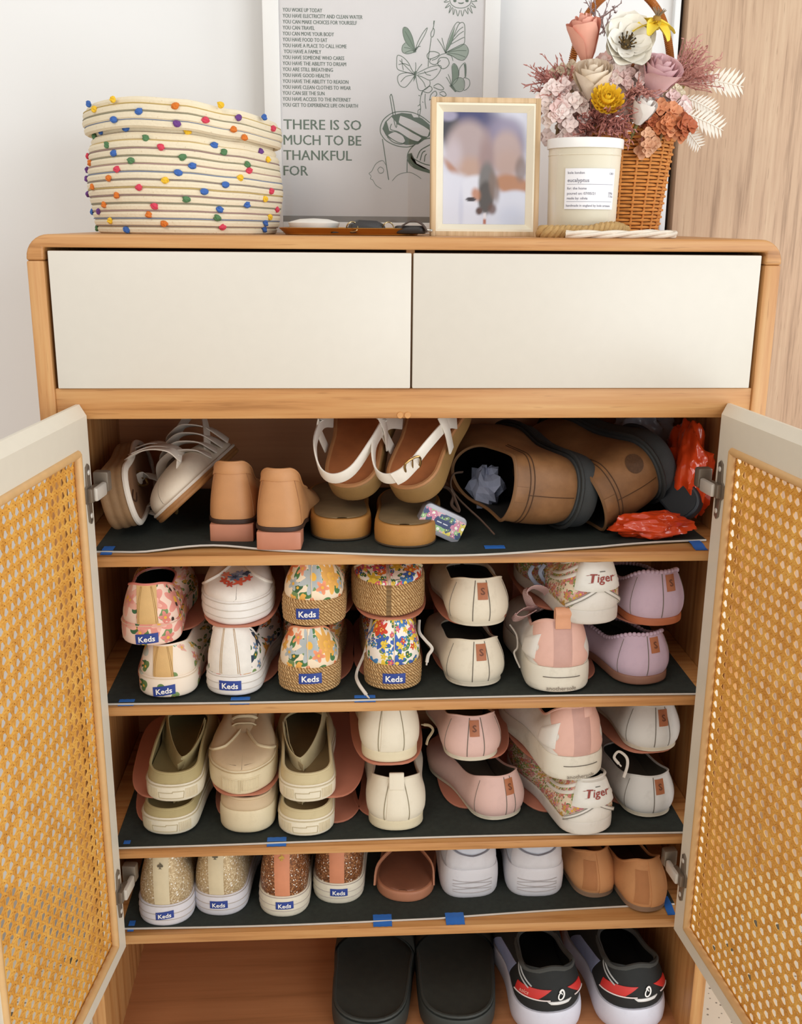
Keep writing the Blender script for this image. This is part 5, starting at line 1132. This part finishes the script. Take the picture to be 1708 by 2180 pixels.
knots = '410,362,y 638,385,o 803,382,y 962,426,b 868,428,p 505,405,b 341,397,y 995,467,r 413,435,b 748,436,r 643,450,p 850,470,o 458,466,b 682,478,y 890,500,o 530,502,g 343,497,g 388,527,g 585,535,r 780,528,b 815,553,g 948,550,p 975,580,y 413,557,b 663,572,g 475,584,g 900,598,g 700,603,b 425,615,r 648,628,b 907,620,r 395,648,o 600,656,y 875,647,y 820,672,b 335,679,o 505,682,r 743,697,b 988,695,r 423,710,o 677,725,g 965,724,y 377,744,o 562,750,r 900,745,b 800,762,b 358,769,p 540,780,o 790,792,g 1008,762,r 982,790,y 400,803,y 597,814,o 810,826,r 967,812,b 460,836,b 345,830,g 963,834,b 322,378,b 332,476,b 318,568,r 326,592,o 314,618,p 310,650,p 312,706,p 330,770,b'
for e in knots.split():
    a, b, c = e.split(','); u, vv = float(a)/1.708, float(b)/1.708
    d = AF+AX*(u-854)/FPX-AU*(vv-1090)/FPX; rr = .126
    for _ in range(3):
        ox, oy = CAM[0]-bk.location.x, CAM[1]-bk.location.y; A = d[0]**2+d[1]**2; B = 2*(ox*d[0]+oy*d[1]); Cc = ox*ox+oy*oy-rr*rr; disc = B*B-4*A*Cc
        t_ = (-B-math.sqrt(max(0, disc)))/(2*A); pz = CAM[2]+d[2]*t_; zz = pz/max(.5, lean(ox+d[0]*t_, 1.)); rr = (rad_at(zz)+.0004) if zz < zf-.016 else .1262
    P = Vector((ox+d[0]*t_, oy+d[1]*t_, pz)); k_ = rr/math.hypot(P.x, P.y); P.x *= k_; P.y *= k_; an = math.atan2(P.y, P.x)
    o = bpy.data.objects.new('knot', random.choice(kmesh[c])); COL.objects.link(o); o.parent = bk; o.location = P; o.rotation_euler = (0, random.uniform(-.4, .4), an+PI/2)

# ---- tray with keys and a dish
tr = thing('brass_tray', 'long shallow brass tray between rope basket and photo frame', 'tray', (-.070, .135, 0))
brass = M('#c58a3e', .28, .85, var=.06)
MB().prism(rrect(.170, .095, .030, 8), .0005, .0025, .0008, plane='xy').build('tray_base', brass, tr)
ring0 = rrect(.170, .095, .030, 8); ring1 = rrect(.186, .111, .037, 8)
G = [[(x, y, .0015) for x, y in ring0], [(x*1.0, y*1.0, .0085) for x, y in ring1], [(x*.985, y*.98, .0092) for x, y in ring1], [(x*.99, y*.99, .003) for x, y in ring0]]
MB().grid(G, 0, None, True, True).build('tray_rim', brass, tr)
o = MB().lathe([(.0001, .0005), (.024, .0005), (.031, .006), (.033, .012), (.030, .0135), (.018, .0165), (.0001, .0175)], 40).build('soap_dish', M('#efe9df', .4)); o.location = (-.118, .118, T+.0030); tag(o, 'flat white domed dish at the left end of the tray', 'dish')
lea = M('#2f2a28', .45, var=.15, bump=.3); ks = thing('key_fob', 'black leather key fob with metal rings on the tray', 'keys', (-.052, .100, .0026), (0, 0, .15))
MB().prism([(-.024, 0), (-.020, .011), (-.010, .0165), (.012, .0155), (.022, .011), (.024, .003), (.012, 0)], -.014, .014, .003).build('fob', lea, ks)
MB().prism([(-.047, .0), (-.040, .004), (-.022, .0075), (-.018, .001)], -.010, .010, .0015).build('strap', lea, ks)
for dx in (-.020, .026): MB().tube([(dx+.007*math.cos(a), -.014+.003*math.sin(2*a), .008+.006*math.sin(a)) for a in [2*PI*i/20 for i in range(20)]], .0009, 6, True).build('split_ring', M('#b9a47a', .3, .9), ks)
kf = thing('car_key', 'black car key lying at the right end of the tray', 'keys', (.004, .090, .0026), (0, 0, -.2))
MB().prism(rrect(.040, .022, .008), .0, .010, .003, plane='xy').build('key_body', lea, kf); MB().box(.018, .028, -.004, .004, .002, .006, .001).build('key_blade', M('#b9b4aa', .3, .9), kf)
MB().strip(smooth_path([(-.010, -.012, .009), (.004, -.015, .016), (.016, -.013, .012), (.022, -.008, .003)]), .006, .0014, (0, 1, .3)).build('key_strap', M('#4a3b34', .6), kf)

# ---- framed photograph
ph = thing('photo_frame', 'pale wooden photo frame with blurred couple, in front of the poster', 'photo frame', (.0995, .098, .0), (-.10, 0, 0))
FW, FH = .138, .1685
def frame4(w_, h_, t_, y0, y1, mat, nm, bev, z0=0):
    for x0, x1, a, b in ((-w_/2, -w_/2+t_, 0, h_), (w_/2-t_, w_/2, 0, h_)): MB().box(x0, x1, y0, y1, z0+a, z0+b, bev).build(nm, mat, ph)
    for a, b in ((0, t_), (h_-t_, h_)): MB().box(-w_/2+t_, w_/2-t_, y0, y1, z0+a, z0+b, bev).build(nm, mat, ph)
frame4(FW, FH, .0062, 0, .020, frame_wood, 'outer_frame', .0006)
ivory = M('#efe6cf', .5, var=.02); w2, h2 = FW-.0124, FH-.0124
q0 = [(-w2/2, .0062), (w2/2, .0062), (w2/2, .0062+h2), (-w2/2, .0062+h2)]; ins_ = .0098
q1 = [(-w2/2+ins_, .0062+ins_), (w2/2-ins_, .0062+ins_), (w2/2-ins_, .0062+h2-ins_), (-w2/2+ins_, .0062+h2-ins_)]; qs = [(x*.965, .0842+(z-.0842)*.965) for x, z in q0]
MB().grid([[(x, .0012, z) for x, z in q0], [(x, .0010, z) for x, z in qs], [(x, .0100, z) for x, z in q1], [(x, .0135, z) for x, z in q1], [(x, .0135, z) for x, z in q0]], 0, None, True, True).build('bevelled_mount', ivory, ph, 10)
pw, phh = w2-2*ins_, h2-2*ins_; NX, NZ = 56, 80
def blob(x, z, cx, cz, rx, rz, soft=.35, rot=0.):
    dx, dz = x-cx, z-cz; c, s_ = math.cos(rot), math.sin(rot); dx, dz = c*dx+s_*dz, -s_*dx+c*dz
    return 1-sm(1-soft, 1+soft, math.sqrt((dx/rx)**2+(dz/rz)**2))
def photo(x, z):    # x, z in 0..1; soft shapes of two people in white, faces out of focus
    c = np.array(lin('#dfe0ee')[:3])
    def put(h, a):
        nonlocal c
        c = c*(1-a)+np.array(lin(h)[:3])*a
    put('#4c4e78', blob(x, z, .30, .90, .32, .24, .3)); put('#484850', blob(x, z, .08, .84, .12, .16, .4)); put('#b8b2cc', .8*blob(x, z, .06, .97, .10, .05, .4))
    put('#6f6a86', .8*blob(x, z, .60, .80, .14, .22, .5)); put('#948aa2', blob(x, z, .74, .72, .25, .24, .3)); put('#a79fb4', .6*blob(x, z, .80, .86, .14, .08, .6))
    put('#bba7a6', blob(x, z, .30, .66, .27, .27, .25)); put('#c0a8a4', blob(x, z, .76, .64, .19, .20, .3)); put('#c9a48f', .8*blob(x, z, .33, .50, .20, .10, .6)); put('#c5a79c', .8*blob(x, z, .78, .55, .16, .12, .6))
    put('#d9cdd6', .6*blob(x, z, .12, .62, .10, .14, .7)); put('#a58a88', .9*blob(x, z, .52, .58, .09, .22, .6))
    put('#c08a68', blob(x, z, .84, .36, .24, .09, .3, -.15)); put('#b97d58', .8*blob(x, z, .14, .46, .18, .035, .5, -.75)); put('#8a7670', .8*blob(x, z, .94, .50, .07, .11, .4))
    put('#e6e6f2', blob(x, z, .14, .20, .36, .26, .16, -.2)); put('#eaeaf4', blob(x, z, .40, .30, .20, .14, .2)); put('#e2e5f3', blob(x, z, .88, .10, .32, .21, .12)); put('#c9cbe0', .5*blob(x, z, .22, .12, .03, .20, .6)); put('#d0d8ee', .6*blob(x, z, .84, .06, .16, .10, .6))
    put('#7f7a78', blob(x, z, .53, .36, .10, .20, .25)); put('#57504c', blob(x, z, .52, .24, .095, .15, .22)); put('#8a7468', .8*blob(x, z, .62, .34, .06, .14, .4, .2)); put('#5c3d33', blob(x, z, .44, .12, .04, .035, .4)); put('#6b4a3e', .9*blob(x, z, .60, .14, .05, .05, .5)); put('#c58560', .9*blob(x, z, .40, .27, .05, .06, .5, .6)); put('#41353a', blob(x, z, .34, .225, .065, .018, .2)); put('#b9735a', blob(x, z, .51, .03, .022, .035, .2)); put('#efe9ee', blob(x, z, .51, .075, .02, .03, .3))
    return c*.80
V = [(-pw/2+pw*i/NX, .0098, .0062+ins_+phh*j/NZ) for j in range(NZ+1) for i in range(NX+1)]; fs = [(j*(NX+1)+i, j*(NX+1)+i+1, (j+1)*(NX+1)+i+1, (j+1)*(NX+1)+i) for j in range(NZ) for i in range(NX)]
pm = NT('photo_print'); at_ = pm.n('ShaderNodeVertexColor', layer_name='photo'); pm = pm.fin(at_.outputs[0], .35)
o = MB().add(V, fs).build('photo_print', pm, ph, 0); ca = o.data.color_attributes.new('photo', 'FLOAT_COLOR', 'POINT')
ca.data.foreach_set('color', np.array([list(photo(i/NX, j/NZ))+[1] for j in range(NZ+1) for i in range(NX+1)], dtype=np.float32).ravel())
MB().box(-FW/2+.0062, FW/2-.0062, .0136, .018, .0062, FH-.0062).build('backing', M('#8a7a66', .8), ph)
MB().prism([(.0185, .10), (.0205, .10), (.062, .008), (.062, .0065), (.060, .0065)], -.02, .02, 0, plane='yz').build('easel_leg', M('#6f6252', .7), ph)

# ---- candle jar
cn = thing('candle_jar', 'frosted glass candle jar with white lid and eucalyptus label', 'candle', (.2235, .098, 0))
glass = NT('frosted_glass'); glass = glass.fin(lin('#f3ead3'), .42, 0, Transmission_Weight=.30, IOR=1.3)
MB().lathe([(.0001, .0008), (.036, .0008), (.0405, .003), (.0430, .009), (.0437, .05), (.0452, .104), (.0448, .1065), (.0436, .1065), (.0428, .104), (.0414, .05), (.0408, .010), (.038, .006), (.0001, .006)], 64).build('jar', glass, cn)
MB().lathe([(.0001, .0064), (.0376, .0064), (.0404, .011), (.0410, .05), (.0418, .080), (.0001, .0795)], 48).build('wax', M('#f5e9c8', .5), cn)
MB().lathe([(.0001, .1064), (.0430, .1064), (.0474, .1066), (.0476, .1166), (.0470, .1178), (.0450, .1184), (.0001, .1186)], 64).build('lid', M('#f2efea', .35, var=.01), cn)
MB().tube([(.0448*math.cos(2*PI*k/64), .0448*math.sin(2*PI*k/64), .0985) for k in range(64)], .0010, 6, True).build('jar_ring', glass, cn)
RL = .0461; A0, A1, LZ0, LZ1 = -PI/2-.80, -PI/2+.74, .034, .082
def on_jar(x, z, off=0.):
    a = -PI/2+x/RL; r = RL-.0017+(z-.05)*.026+off; return (r*math.cos(a), r*math.sin(a), z)
lw = .034
MB().grid([[on_jar(-lw+2*lw*i/24, LZ0+(LZ1-LZ0)*j/6, .0009-.0009*(k)) for i in range(25)] for k in (0,) for j in range(7)]).grid([[on_jar(-lw+2*lw*i/24, LZ0+(LZ1-LZ0)*j/6, .0003) for i in range(25)] for j in range(7)]).build('label', M('#f0eef0', .6, var=.01), cn)
inkc = M('#7c7a86', .6, var=0)
def jar_words(tx, x, z, size, bold=0.):
    vs, fs = glyphs(tx, bold, size); MB().add([on_jar(x+a*1.05, z+b, .0012) for a, b in vs], fs).build('lettering', inkc, cn, 0)
for tx, x, z, sz in (('bole london', -.0305, .0755, .0042), ('CBD', .0235, .0750, .0034), ('eucalyptus', -.0305, .0660, .0062), ('for: the home', -.0305, .0572, .0042), ('poured on: 07/05/21', -.0305, .0512, .0042), ('made by: olivia', -.0305, .0455, .0042), ('220g', .0240, .0520, .0036), ('7.7oz', .0240, .0482, .0036), ('handmade in england by bole artisans', -.0315, .0370, .0038)): jar_words(tx, x, z, sz, .008)
for z in (.0632, .0428): MB().grid([[on_jar(-.031+.062*i/24, z+dz, .0012) for i in range(25)] for dz in (0, .0004)]).build('rule', inkc, cn, 0)

# ---- twisted cords in front of it
def cord(name, label, pts, r, mat, strands, tw, sag=0):
    Q = smooth_path(pts, 10); rt = thing(name, label, 'rope', (Q[len(Q)//2][0], Q[len(Q)//2][1], 0)); up = Vector((0, 0, 1)); L_ = 0
    fr = []
    for i, p in enumerate(Q):
        t = (Q[min(i+1, len(Q)-1)]-Q[max(i-1, 0)]).normalized(); sd = t.cross(up).normalized(); fr.append((p, sd, sd.cross(t).normalized(), L_)); L_ += (Q[min(i+1, len(Q)-1)]-p).length
    for k in range(strands):
        P = [rel(rt, p+sd*math.cos(l*tw+2*PI*k/strands)*r*.55+u_*math.sin(l*tw+2*PI*k/strands)*r*.55) for p, sd, u_, l in fr]
        MB().tube(P, r*.56, 8).build('strand', mat, rt)
    return rt
jt = M('#c09a62', .85, var=.15, vs=200, bump=.8, bs=500); cw_ = M('#e9ddcb', .85, var=.08, vs=120, bump=.6, bs=400)
def G_(u, v, Y, z): q = at(u, v, Y); return Vector((q.x, Y, z))
cord('jute_cord', 'twisted tan rope looped along the foot of the candle jar', [G_(1330, 480, .068, .0075), G_(1312, 480, .050, .0110), G_(1285, 484, .040, .0105), G_(1255, 488, .036, .0065), G_(1225, 482, .040, .0065), G_(1195, 486, .042, .0065), G_(1165, 492, .044, .0062), G_(1155, 494, .052, .0060), G_(1175, 492, .0575, .006)], .0082, jt, 3, 300)
cord('cotton_cord', 'cream cotton cord coiled on the cabinet beside the tan rope', [G_(1205, 496, .024, .0045), G_(1240, 494, .0205, .0045), G_(1290, 493, .021, .0045), G_(1330, 490, .024, .0048), G_(1375, 490, .026, .0050), G_(1415, 492, .032, .0050), G_(1436, 494, .050, .0050), G_(1420, 490, .075, .0050), G_(1385, 488, .090, .005)], .0045, cw_, 3, 60)
cord('cotton_cord', 'second cream cotton cord lying behind the first, in front of the wicker basket', [G_(1345, 488, .042, .0045), G_(1375, 485, .046, .0060), G_(1410, 486, .052, .0055), G_(1428, 490, .066, .0045), G_(1405, 486, .078, .0045)], .0042, cw_, 3, 60)

# ---- wicker basket
WX, WY = .2910, .205
wk = thing('wicker_basket', 'tall orange-brown wicker basket with arched handle holding the flowers', 'basket', (WX, WY, 0))
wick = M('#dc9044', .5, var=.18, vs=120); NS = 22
def wr(z): return .0600+.0150*(z/.135)
m_low = MB(); nrow = 30
for i in range(nrow):
    z = .004+.130*i/(nrow-1)
    P = [((wr(z)+.0022*math.cos(NS/2*a+PI*(i % 2)))*math.cos(a), (wr(z)+.0022*math.cos(NS/2*a+PI*(i % 2)))*math.sin(a), z) for a in [2*PI*k/132 for k in range(132)]]
    MB().tube(P, .00185, 6, True).build('weaver', wick, wk)
for k in range(NS):
    a = 2*PI*(k+.5)/NS*1.0; a = 2*PI*k/NS
    MB().tube([(wr(z)*math.cos(a), wr(z)*math.sin(a), z) for z in (.001, .03, .07, .10, .136)], .0016, 6).build('stake', wick, wk)
for ph0 in (0, PI):
    MB().tube([((wr(.136)+.0026*math.cos(26*a+ph0))*math.cos(a), (wr(.136)+.0026*math.cos(26*a+ph0))*math.sin(a), .1385+.0028*math.sin(26*a+ph0)) for a in [2*PI*k/208 for k in range(208)]], .0022, 6, True).build('plaited_rim', wick, wk)
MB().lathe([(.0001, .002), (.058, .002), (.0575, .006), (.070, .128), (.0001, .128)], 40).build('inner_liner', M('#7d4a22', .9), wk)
HH = .315; hp = [(-.069, 0, .08), (-.070, 0, .15), (-.067, 0, .22), (-.052, 0, .275), (-.025, 0, .306), (.0, 0, HH), (.025, 0, .306), (.052, 0, .275), (.067, 0, .22), (.070, 0, .15), (.069, 0, .08)]
hq = smooth_path(hp, 12); MB().tube(hq, .0034, 8).build('handle', wick, wk)
hm = MB()
for i in range(0, len(hq)-1):
    for j in range(2):
        c = hq[i].lerp(hq[i+1], j/2); t = (hq[i+1]-hq[i]).normalized(); u_ = t.cross(Vector((0, 1, 0))).normalized()
        P = [c+u_*.0046*math.cos(a)+Vector((0, 1, 0))*.0046*math.sin(a)+t*.0016*math.sin(a) for a in [2*PI*k/8 for k in range(8)]]; hm.tube(P, .00105, 4, True)
tag(hm.build('handle_binding', M('#b56a28', .5, var=.15), wk), kind='stuff')

# ---- dried and preserved flowers
def aim(o, d): o.rotation_euler = Vector(d).to_track_quat('Z', 'Y').to_euler()
def petal(w_, l_, cup_, curl, n=6, m=6, th=.0006):
    G = []
    for i in range(n+1):
        t = i/n; row = []
        wd = w_*math.sin(PI*min(1, .12+.80*t)**.8)**.7 if t < 1 else w_*.35
        for j in range(m+1):
            s_ = -1+2*j/m; row.append((s_*wd/2, l_*t, cup_*(t*t*.6)+curl*max(0, t-.65)**2*6*l_-abs(s_)**2*wd*.0+abs(s_)**2*wd*.28*(cup_ > 0)))
        G.append(row)
    return MB().grid(G).grid([[(a, b, c-th) for a, b, c in r] for r in G])
def petal_mesh(*a, mat=None): return petal(*a).mesh('petal', mat, 60)
def rose(name, label, pos, d, R_, mat, open_=1., n=15, cat='flower', seed=0):
    rd = random.Random(seed); t = thing(name, label, cat, pos); aim(t, d); C = MB().ball((0, 0, R_*.55), (R_*.34, R_*.34, R_*.55), 12, 8).build('flower_core', mat, t)
    for i in range(n):
        f = i/(n-1); a = i*2.4; r = R_*(.20+.62*f); hgt = R_*(1.55-.25*f); G = []; span = 1.15+.25*f; out = open_*f**1.6
        for p in range(7):
            u_ = p/6; row = []
            for q in range(8):
                s_ = -1+2*q/7; aa = a+s_*span*(1-.35*max(0, u_-.6)/.4*abs(s_)); rr = r*(.42+.62*math.sin(min(1, u_*1.15)*PI/2))+R_*.46*out*max(0, u_-.55)**1.3*2.4+rd.uniform(-.02, .02)*R_
                row.append((rr*math.cos(aa), rr*math.sin(aa), hgt*u_*(1-.10*abs(s_)**3)-R_*.16*out*max(0, u_-.75)*4*max(0, u_-.75)*4+rd.uniform(-.02, .02)*R_*u_))
            G.append(row)
        MB().grid(G).grid([[(x*.975, y*.975, z-.0003) for x, y, z in r_] for r_ in G]).build('petal', mat, t, 60)
    MB().tube([(0, 0, .002), (0, 0, -.02), (0, 0, -.045)], .0022, 6).build('stem', M('#8a8a58', .7), t)
    return t
def fl(h, rough=.65): return M(h, rough, var=.05, vs=80, bump=.25, bs=300)
for lb, pos, d_, R_, mt, op, nn, sz, sd_ in (('peach rose bud at the upper left of the bouquet, under the handle', at(1250, 126, .150), (-.22, -.30, 1), .0235, fl('#f2b09a'), .30, 13, 1.50, 1), ('cream rose left of centre above the yellow ball flower', at(1262, 208, .140), (-.16, -.55, .85), .0265, fl('#f8e8d2'), .42, 15, 1.18, 2),
    ('dusty mauve rose at the right of the bouquet', at(1388, 198, .138), (.16, -.62, .80), .0275, fl('#e8c0c2'), .55, 17, 1.15, 3), ('small white rose bud beside the orange hydrangea', at(1358, 262, .122), (.22, -.50, .85), .0180, fl('#f6f1ea'), .25, 10, 1.25, 4)):
    rose('preserved_rose', lb, pos, d_, R_, mt, op, nn, seed=sd_).scale = (1, 1, sz)
# large white anemone
an = thing('anemone', 'large white paper-like flower with brown centre, topmost of the bouquet', 'flower', at(1331, 98, .125)); aim(an, (.06, -.93, .36))
wp = petal_mesh(.052, .0395, .010, .03, mat=fl('#f7f1e4')); 
for k in range(7):
    o = bpy.data.objects.new('petal', wp); COL.objects.link(o); o.parent = an; o.rotation_euler = (.10+.16*(k % 2), 0, 2*PI*k/7+.15*(k % 3)); o.location = (0, 0, -.002*(k % 2)); q_ = 1-.10*(k % 3); o.scale = (q_, q_, 1)
MB().ball((0, 0, .004), (.0065, .0065, .006), 12, 8, 0, .12).build('flower_centre', M('#5f4a24', .8, var=.3, vs=300), an)
for k in range(26):
    a = k*2.4; r = .005+.0075*((k % 5)/5); MB().tube([(r*.5*math.cos(a), r*.5*math.sin(a), .004), (r*.9*math.cos(a), r*.9*math.sin(a), .0095), (r*1.1*math.cos(a), r*1.1*math.sin(a), .0125)], [.0006, .0007, .0013], 5).build('stamen', M('#6e5426' if k % 2 else '#3f3320', .8), an)
MB().tube([(0, 0, -.004), (0, 0, -.03), (.0, -.012, -.05)], .002, 6).build('stem', M('#8a8a58', .7), an)
# yellow zinnia and yellow daisy
zn = thing('yellow_dahlia', 'bright yellow ball-shaped flower in the middle of the bouquet', 'flower', at(1290, 222, .110)); aim(zn, (-.05, -.88, .48))
ym = fl('#f8d034'); pz = petal_mesh(.0105, .0185, .006, .35, mat=ym)
for ring, (nn, tilt_, sc_, zz) in enumerate(((14, .12, 1.22, 0), (13, .38, 1.05, .0025), (11, .68, .85, .005), (8, .98, .62, .0075), (5, 1.25, .42, .010))):
    for k in range(nn):
        o = bpy.data.objects.new('petal', pz); COL.objects.link(o); o.parent = zn; o.scale = (sc_, sc_, sc_); o.location = (0, 0, zz); o.rotation_euler = (tilt_, 0, 2*PI*k/nn+ring*.4)
MB().ball((0, 0, .003), (.006, .006, .007), 10, 6).build('flower_centre', M('#d8a820', .7), zn)
ds = thing('yellow_daisy', 'yellow six-petalled flower at the upper right by the handle', 'flower', at(1397, 46, .118)); aim(ds, (.12, -.42, .90))
py_ = petal_mesh(.0165, .030, .001, -.12, mat=fl('#f2d64a'))
for k in range(6): o = bpy.data.objects.new('petal', py_); COL.objects.link(o); o.parent = ds; o.rotation_euler = (-.30-.15*(k % 2), 0, 2*PI*k/6+.35)
MB().ball((0, 0, .003), (.0055, .0055, .005), 10, 6, 0, .15).build('flower_centre', M('#b58a3a', .8, var=.3), ds)
for k in range(12): a = k*2.4; MB().tube([(0, 0, .004), (.004*math.cos(a), .004*math.sin(a), .010), (.0085*math.cos(a), .0085*math.sin(a), .015)], [.0008, .0009, .0004], 4).build('stamen', M('#8f7a62', .8), ds)
MB().tube([(0, 0, 0), (-.002, -.006, -.02), (-.006, -.016, -.048)], .0018, 6).build('stem', M('#9a8d3a', .7), ds)
# hydrangea heads: florets of four petals
def floret_mesh(mat, w_=.0115, l_=.0105):
    m = MB()
    for k in range(4):
        pm_ = petal(w_, l_, .0012, .10, 3, 3, .0003); c, s_ = math.cos(k*PI/2), math.sin(k*PI/2); m.add([(x*c-y*s_, x*s_+y*c, z) for x, y, z in pm_.v], pm_.f)
    m.ball((0, 0, .001), (.0012, .0012, .0012), 6, 4); return m.mesh('floret', mat, 60)
def statice(label, uv, Y, dirs, seed, mat, n=60, length=.045):
    rd = random.Random(seed); t = thing('dried_statice', label, 'dried flower', at(uv[0], uv[1], Y)); m = MB(); D = Vector(dirs).normalized()
    for k in range(n):
        d = (D+Vector((rd.uniform(-.9, .9), rd.uniform(-.7, .4), rd.uniform(-.7, .7)))).normalized(); l_ = length*rd.uniform(.55, 1.1); p0 = Vector((rd.uniform(-.010, .010), rd.uniform(-.006, .006), rd.uniform(-.010, .010))); p1 = p0+d*l_
        m.tube([p0, p0.lerp(p1, .5)+Vector((rd.uniform(-.002, .002), 0, rd.uniform(-.002, .002))), p1], [.0008, .0010, .0005], 4)
        for j in range(5):
            c = p0.lerp(p1, .35+.65*j/4); e = (d+Vector((rd.uniform(-1, 1), rd.uniform(-1, .5), rd.uniform(-1, 1)))).normalized(); m.tube([c, c+e*.006], [.0011, .0004], 4)
    return tag(m.build('sprigs', mat, t), kind='stuff')
dp = fl('#b97a70'); dp2 = fl('#c98f84')
def hydrangea(label, uv, Y, mats, n, spread, seed, sc_=1.):
    rd = random.Random(seed); c0 = at(uv[0], uv[1], Y); t = thing('hydrangea_sprig', label, 'flower', c0); ms = [floret_mesh(m_) for m_ in mats]
    for k in range(n):
        a, b = rd.uniform(0, 2*PI), math.sqrt(rd.random()); x, z = spread[0]*b*math.cos(a), spread[1]*b*math.sin(a); y = -.012*(1-b*b)+rd.uniform(-.006, .006)
        o = bpy.data.objects.new('floret', rd.choice(ms)); COL.objects.link(o); o.parent = t; o.location = (x, y, z); s_ = sc_*rd.uniform(.8, 1.15); o.scale = (s_, s_, s_)
        o.rotation_euler = (Vector((x*14+rd.uniform(-.4, .4), -1, z*14+.2+rd.uniform(-.4, .4)))).to_track_quat('Z', 'Y').to_euler()
    MB().tube([(0, .004, 0), (0, .016, -.015), (.0, .03, -.04)], .002, 6).build('stem', M('#9a8a66', .7), t)
blush = [fl('#f2ddd6'), fl('#f6e6df'), fl('#ecccc5')]
hydrangea('pale pink hydrangea florets in the middle of the bouquet', (1332, 165), .140, blush, 40, (.040, .030), 1)
hydrangea('pale pink hydrangea florets at the lower left above the candle lid', (1195, 240), .140, blush, 44, (.032, .036), 2)
hydrangea('pale pink hydrangea florets at the right above the orange ones', (1425, 235), .150, blush, 22, (.022, .022), 3)
hydrangea('orange hydrangea florets hanging over the wicker rim', (1415, 270), .128, [fl('#cf7d4e'), fl('#b8623c'), fl('#dc9468')], 34, (.032, .024), 4, 1.1)
hydrangea('trailing peach florets hanging down the wicker basket', (1377, 305), .122, [fl('#dba27c'), fl('#e0ad88')], 8, (.010, .014), 5, 1.0)
hydrangea('blush florets filling the gap below the anemone', (1300, 150), .150, blush, 22, (.024, .02), 8)
hydrangea('small orange florets below the anemone', (1335, 140), .158, [fl('#e0a070'), fl('#d98f66')], 14, (.026, .014), 9, .8)
hydrangea('blush florets under the cream rose, behind the candle lid', (1245, 250), .158, blush, 40, (.036, .022), 10)
hydrangea('blush florets between yellow flower and mauve rose', (1345, 200), .152, blush, 34, (.030, .026), 11)
statice('dusty pink feathery sprigs filling the rim of the wicker basket', (1260, 265), .150, (-.2, -.6, .2), 7, dp, 80, .034)
statice('dusty pink feathery sprigs above the right side of the rim', (1370, 262), .150, (.3, -.6, .1), 8, dp2, 60, .030)
hydrangea('cream tiny florets behind the cream rose', (1205, 165), .170, [fl('#e6d8bd')], 16, (.022, .018), 6, .8)
hydrangea('cream tiny florets beside the mauve rose', (1425, 205), .160, [fl('#e8d9bb')], 16, (.016, .014), 7, .6)
# feathery dusty pink statice
statice('dusty pink feathery sprigs at the left edge of the bouquet', (1200, 190), .160, (-.8, -.3, .25), 1, dp, 70)
statice('dusty pink feathery sprigs below the yellow ball flower', (1300, 262), .118, (.1, -.5, -.2), 2, dp, 70, .032)
statice('dusty pink feathery sprigs between yellow flower and white bud', (1345, 215), .130, (.3, -.5, .2), 3, dp2, 40, .030)
statice('dusty pink feathery sprigs at the right behind the mauve rose', (1450, 165), .170, (.8, -.2, .5), 4, dp2, 60, .045)
statice('thin mauve sprigs rising behind the peach rose', (1262, 70), .170, (.25, 0, 1), 5, M('#a08a88', .8), 8, .050)
statice('thin mauve sprigs beside the anemone', (1300, 70), .180, (.1, 0, 1), 6, M('#a08a88', .8), 5, .030)
# white ferns and leaves
def fern(label, u, v, Y, d, L_, seed, mat):
    t = thing('white_fern', label, 'leaf', at(u, v, Y)); D = Vector(d).normalized(); up = Vector((0, 1, 0)); sd = D.cross(up).normalized(); n = 10
    MB().tube([D*L_*i/6+Vector((0, 0, -.10*L_*(i/6)**2)) for i in range(7)], [.0009]*6+[.0004], 5).build('midrib', mat, t)
    for k in range(n):
        f = (k+1)/(n+1); p = D*L_*f+Vector((0, 0, -.10*L_*f*f)); ll = L_*.30*math.sin(PI*(1-f)**.75)**.8+.002
        for s_ in (-1, 1):
            e = (sd*s_*.9+D*.55).normalized(); w_ = ll*.20; q = D*w_; pts = [p-q*.5, p+e*ll*.5-q*.65, p+e*ll, p+e*ll*.5+q*.65, p+q*.5]
            MB().add(pts+[x_+Vector((0, .0005, 0)) for x_ in pts], [(0, 1, 2, 3, 4), (5, 9, 8, 7, 6)]+[(i, i+5, (i+1) % 5+5, (i+1) % 5) for i in range(5)]).build('leaflet', mat, t, 0)
wf = M('#efe8da', .7, var=.04)
fern('uppermost white fern at the right of the bouquet', 1475, 168, .165, (1, -.15, -.05), .066, 1, wf)
fern('middle white fern at the right of the bouquet', 1455, 205, .150, (.9, -.3, -.35), .046, 2, wf)
fern('lower white fern over the orange florets', 1450, 238, .140, (1, -.2, -.32), .058, 3, wf)
fern('short white fern tucked behind the orange florets', 1448, 262, .150, (.8, -.1, -.75), .040, 4, wf)
t = thing('cut_stem', 'pale yellow-green cut stem standing at the right of the bouquet', 'leaf', at(1465, 150, .180)); MB().tube([(0, 0, -.012), (.001, 0, .01), (.001, 0, .026)], [.005, .0056, .0058], 10).build('stem_tube', M('#d0c67c', .6), t); MB().tube([(0, 0, -.012), (-.008, .006, -.03)], .0016, 6).build('stem_tail', M('#b5ab62', .6), t)
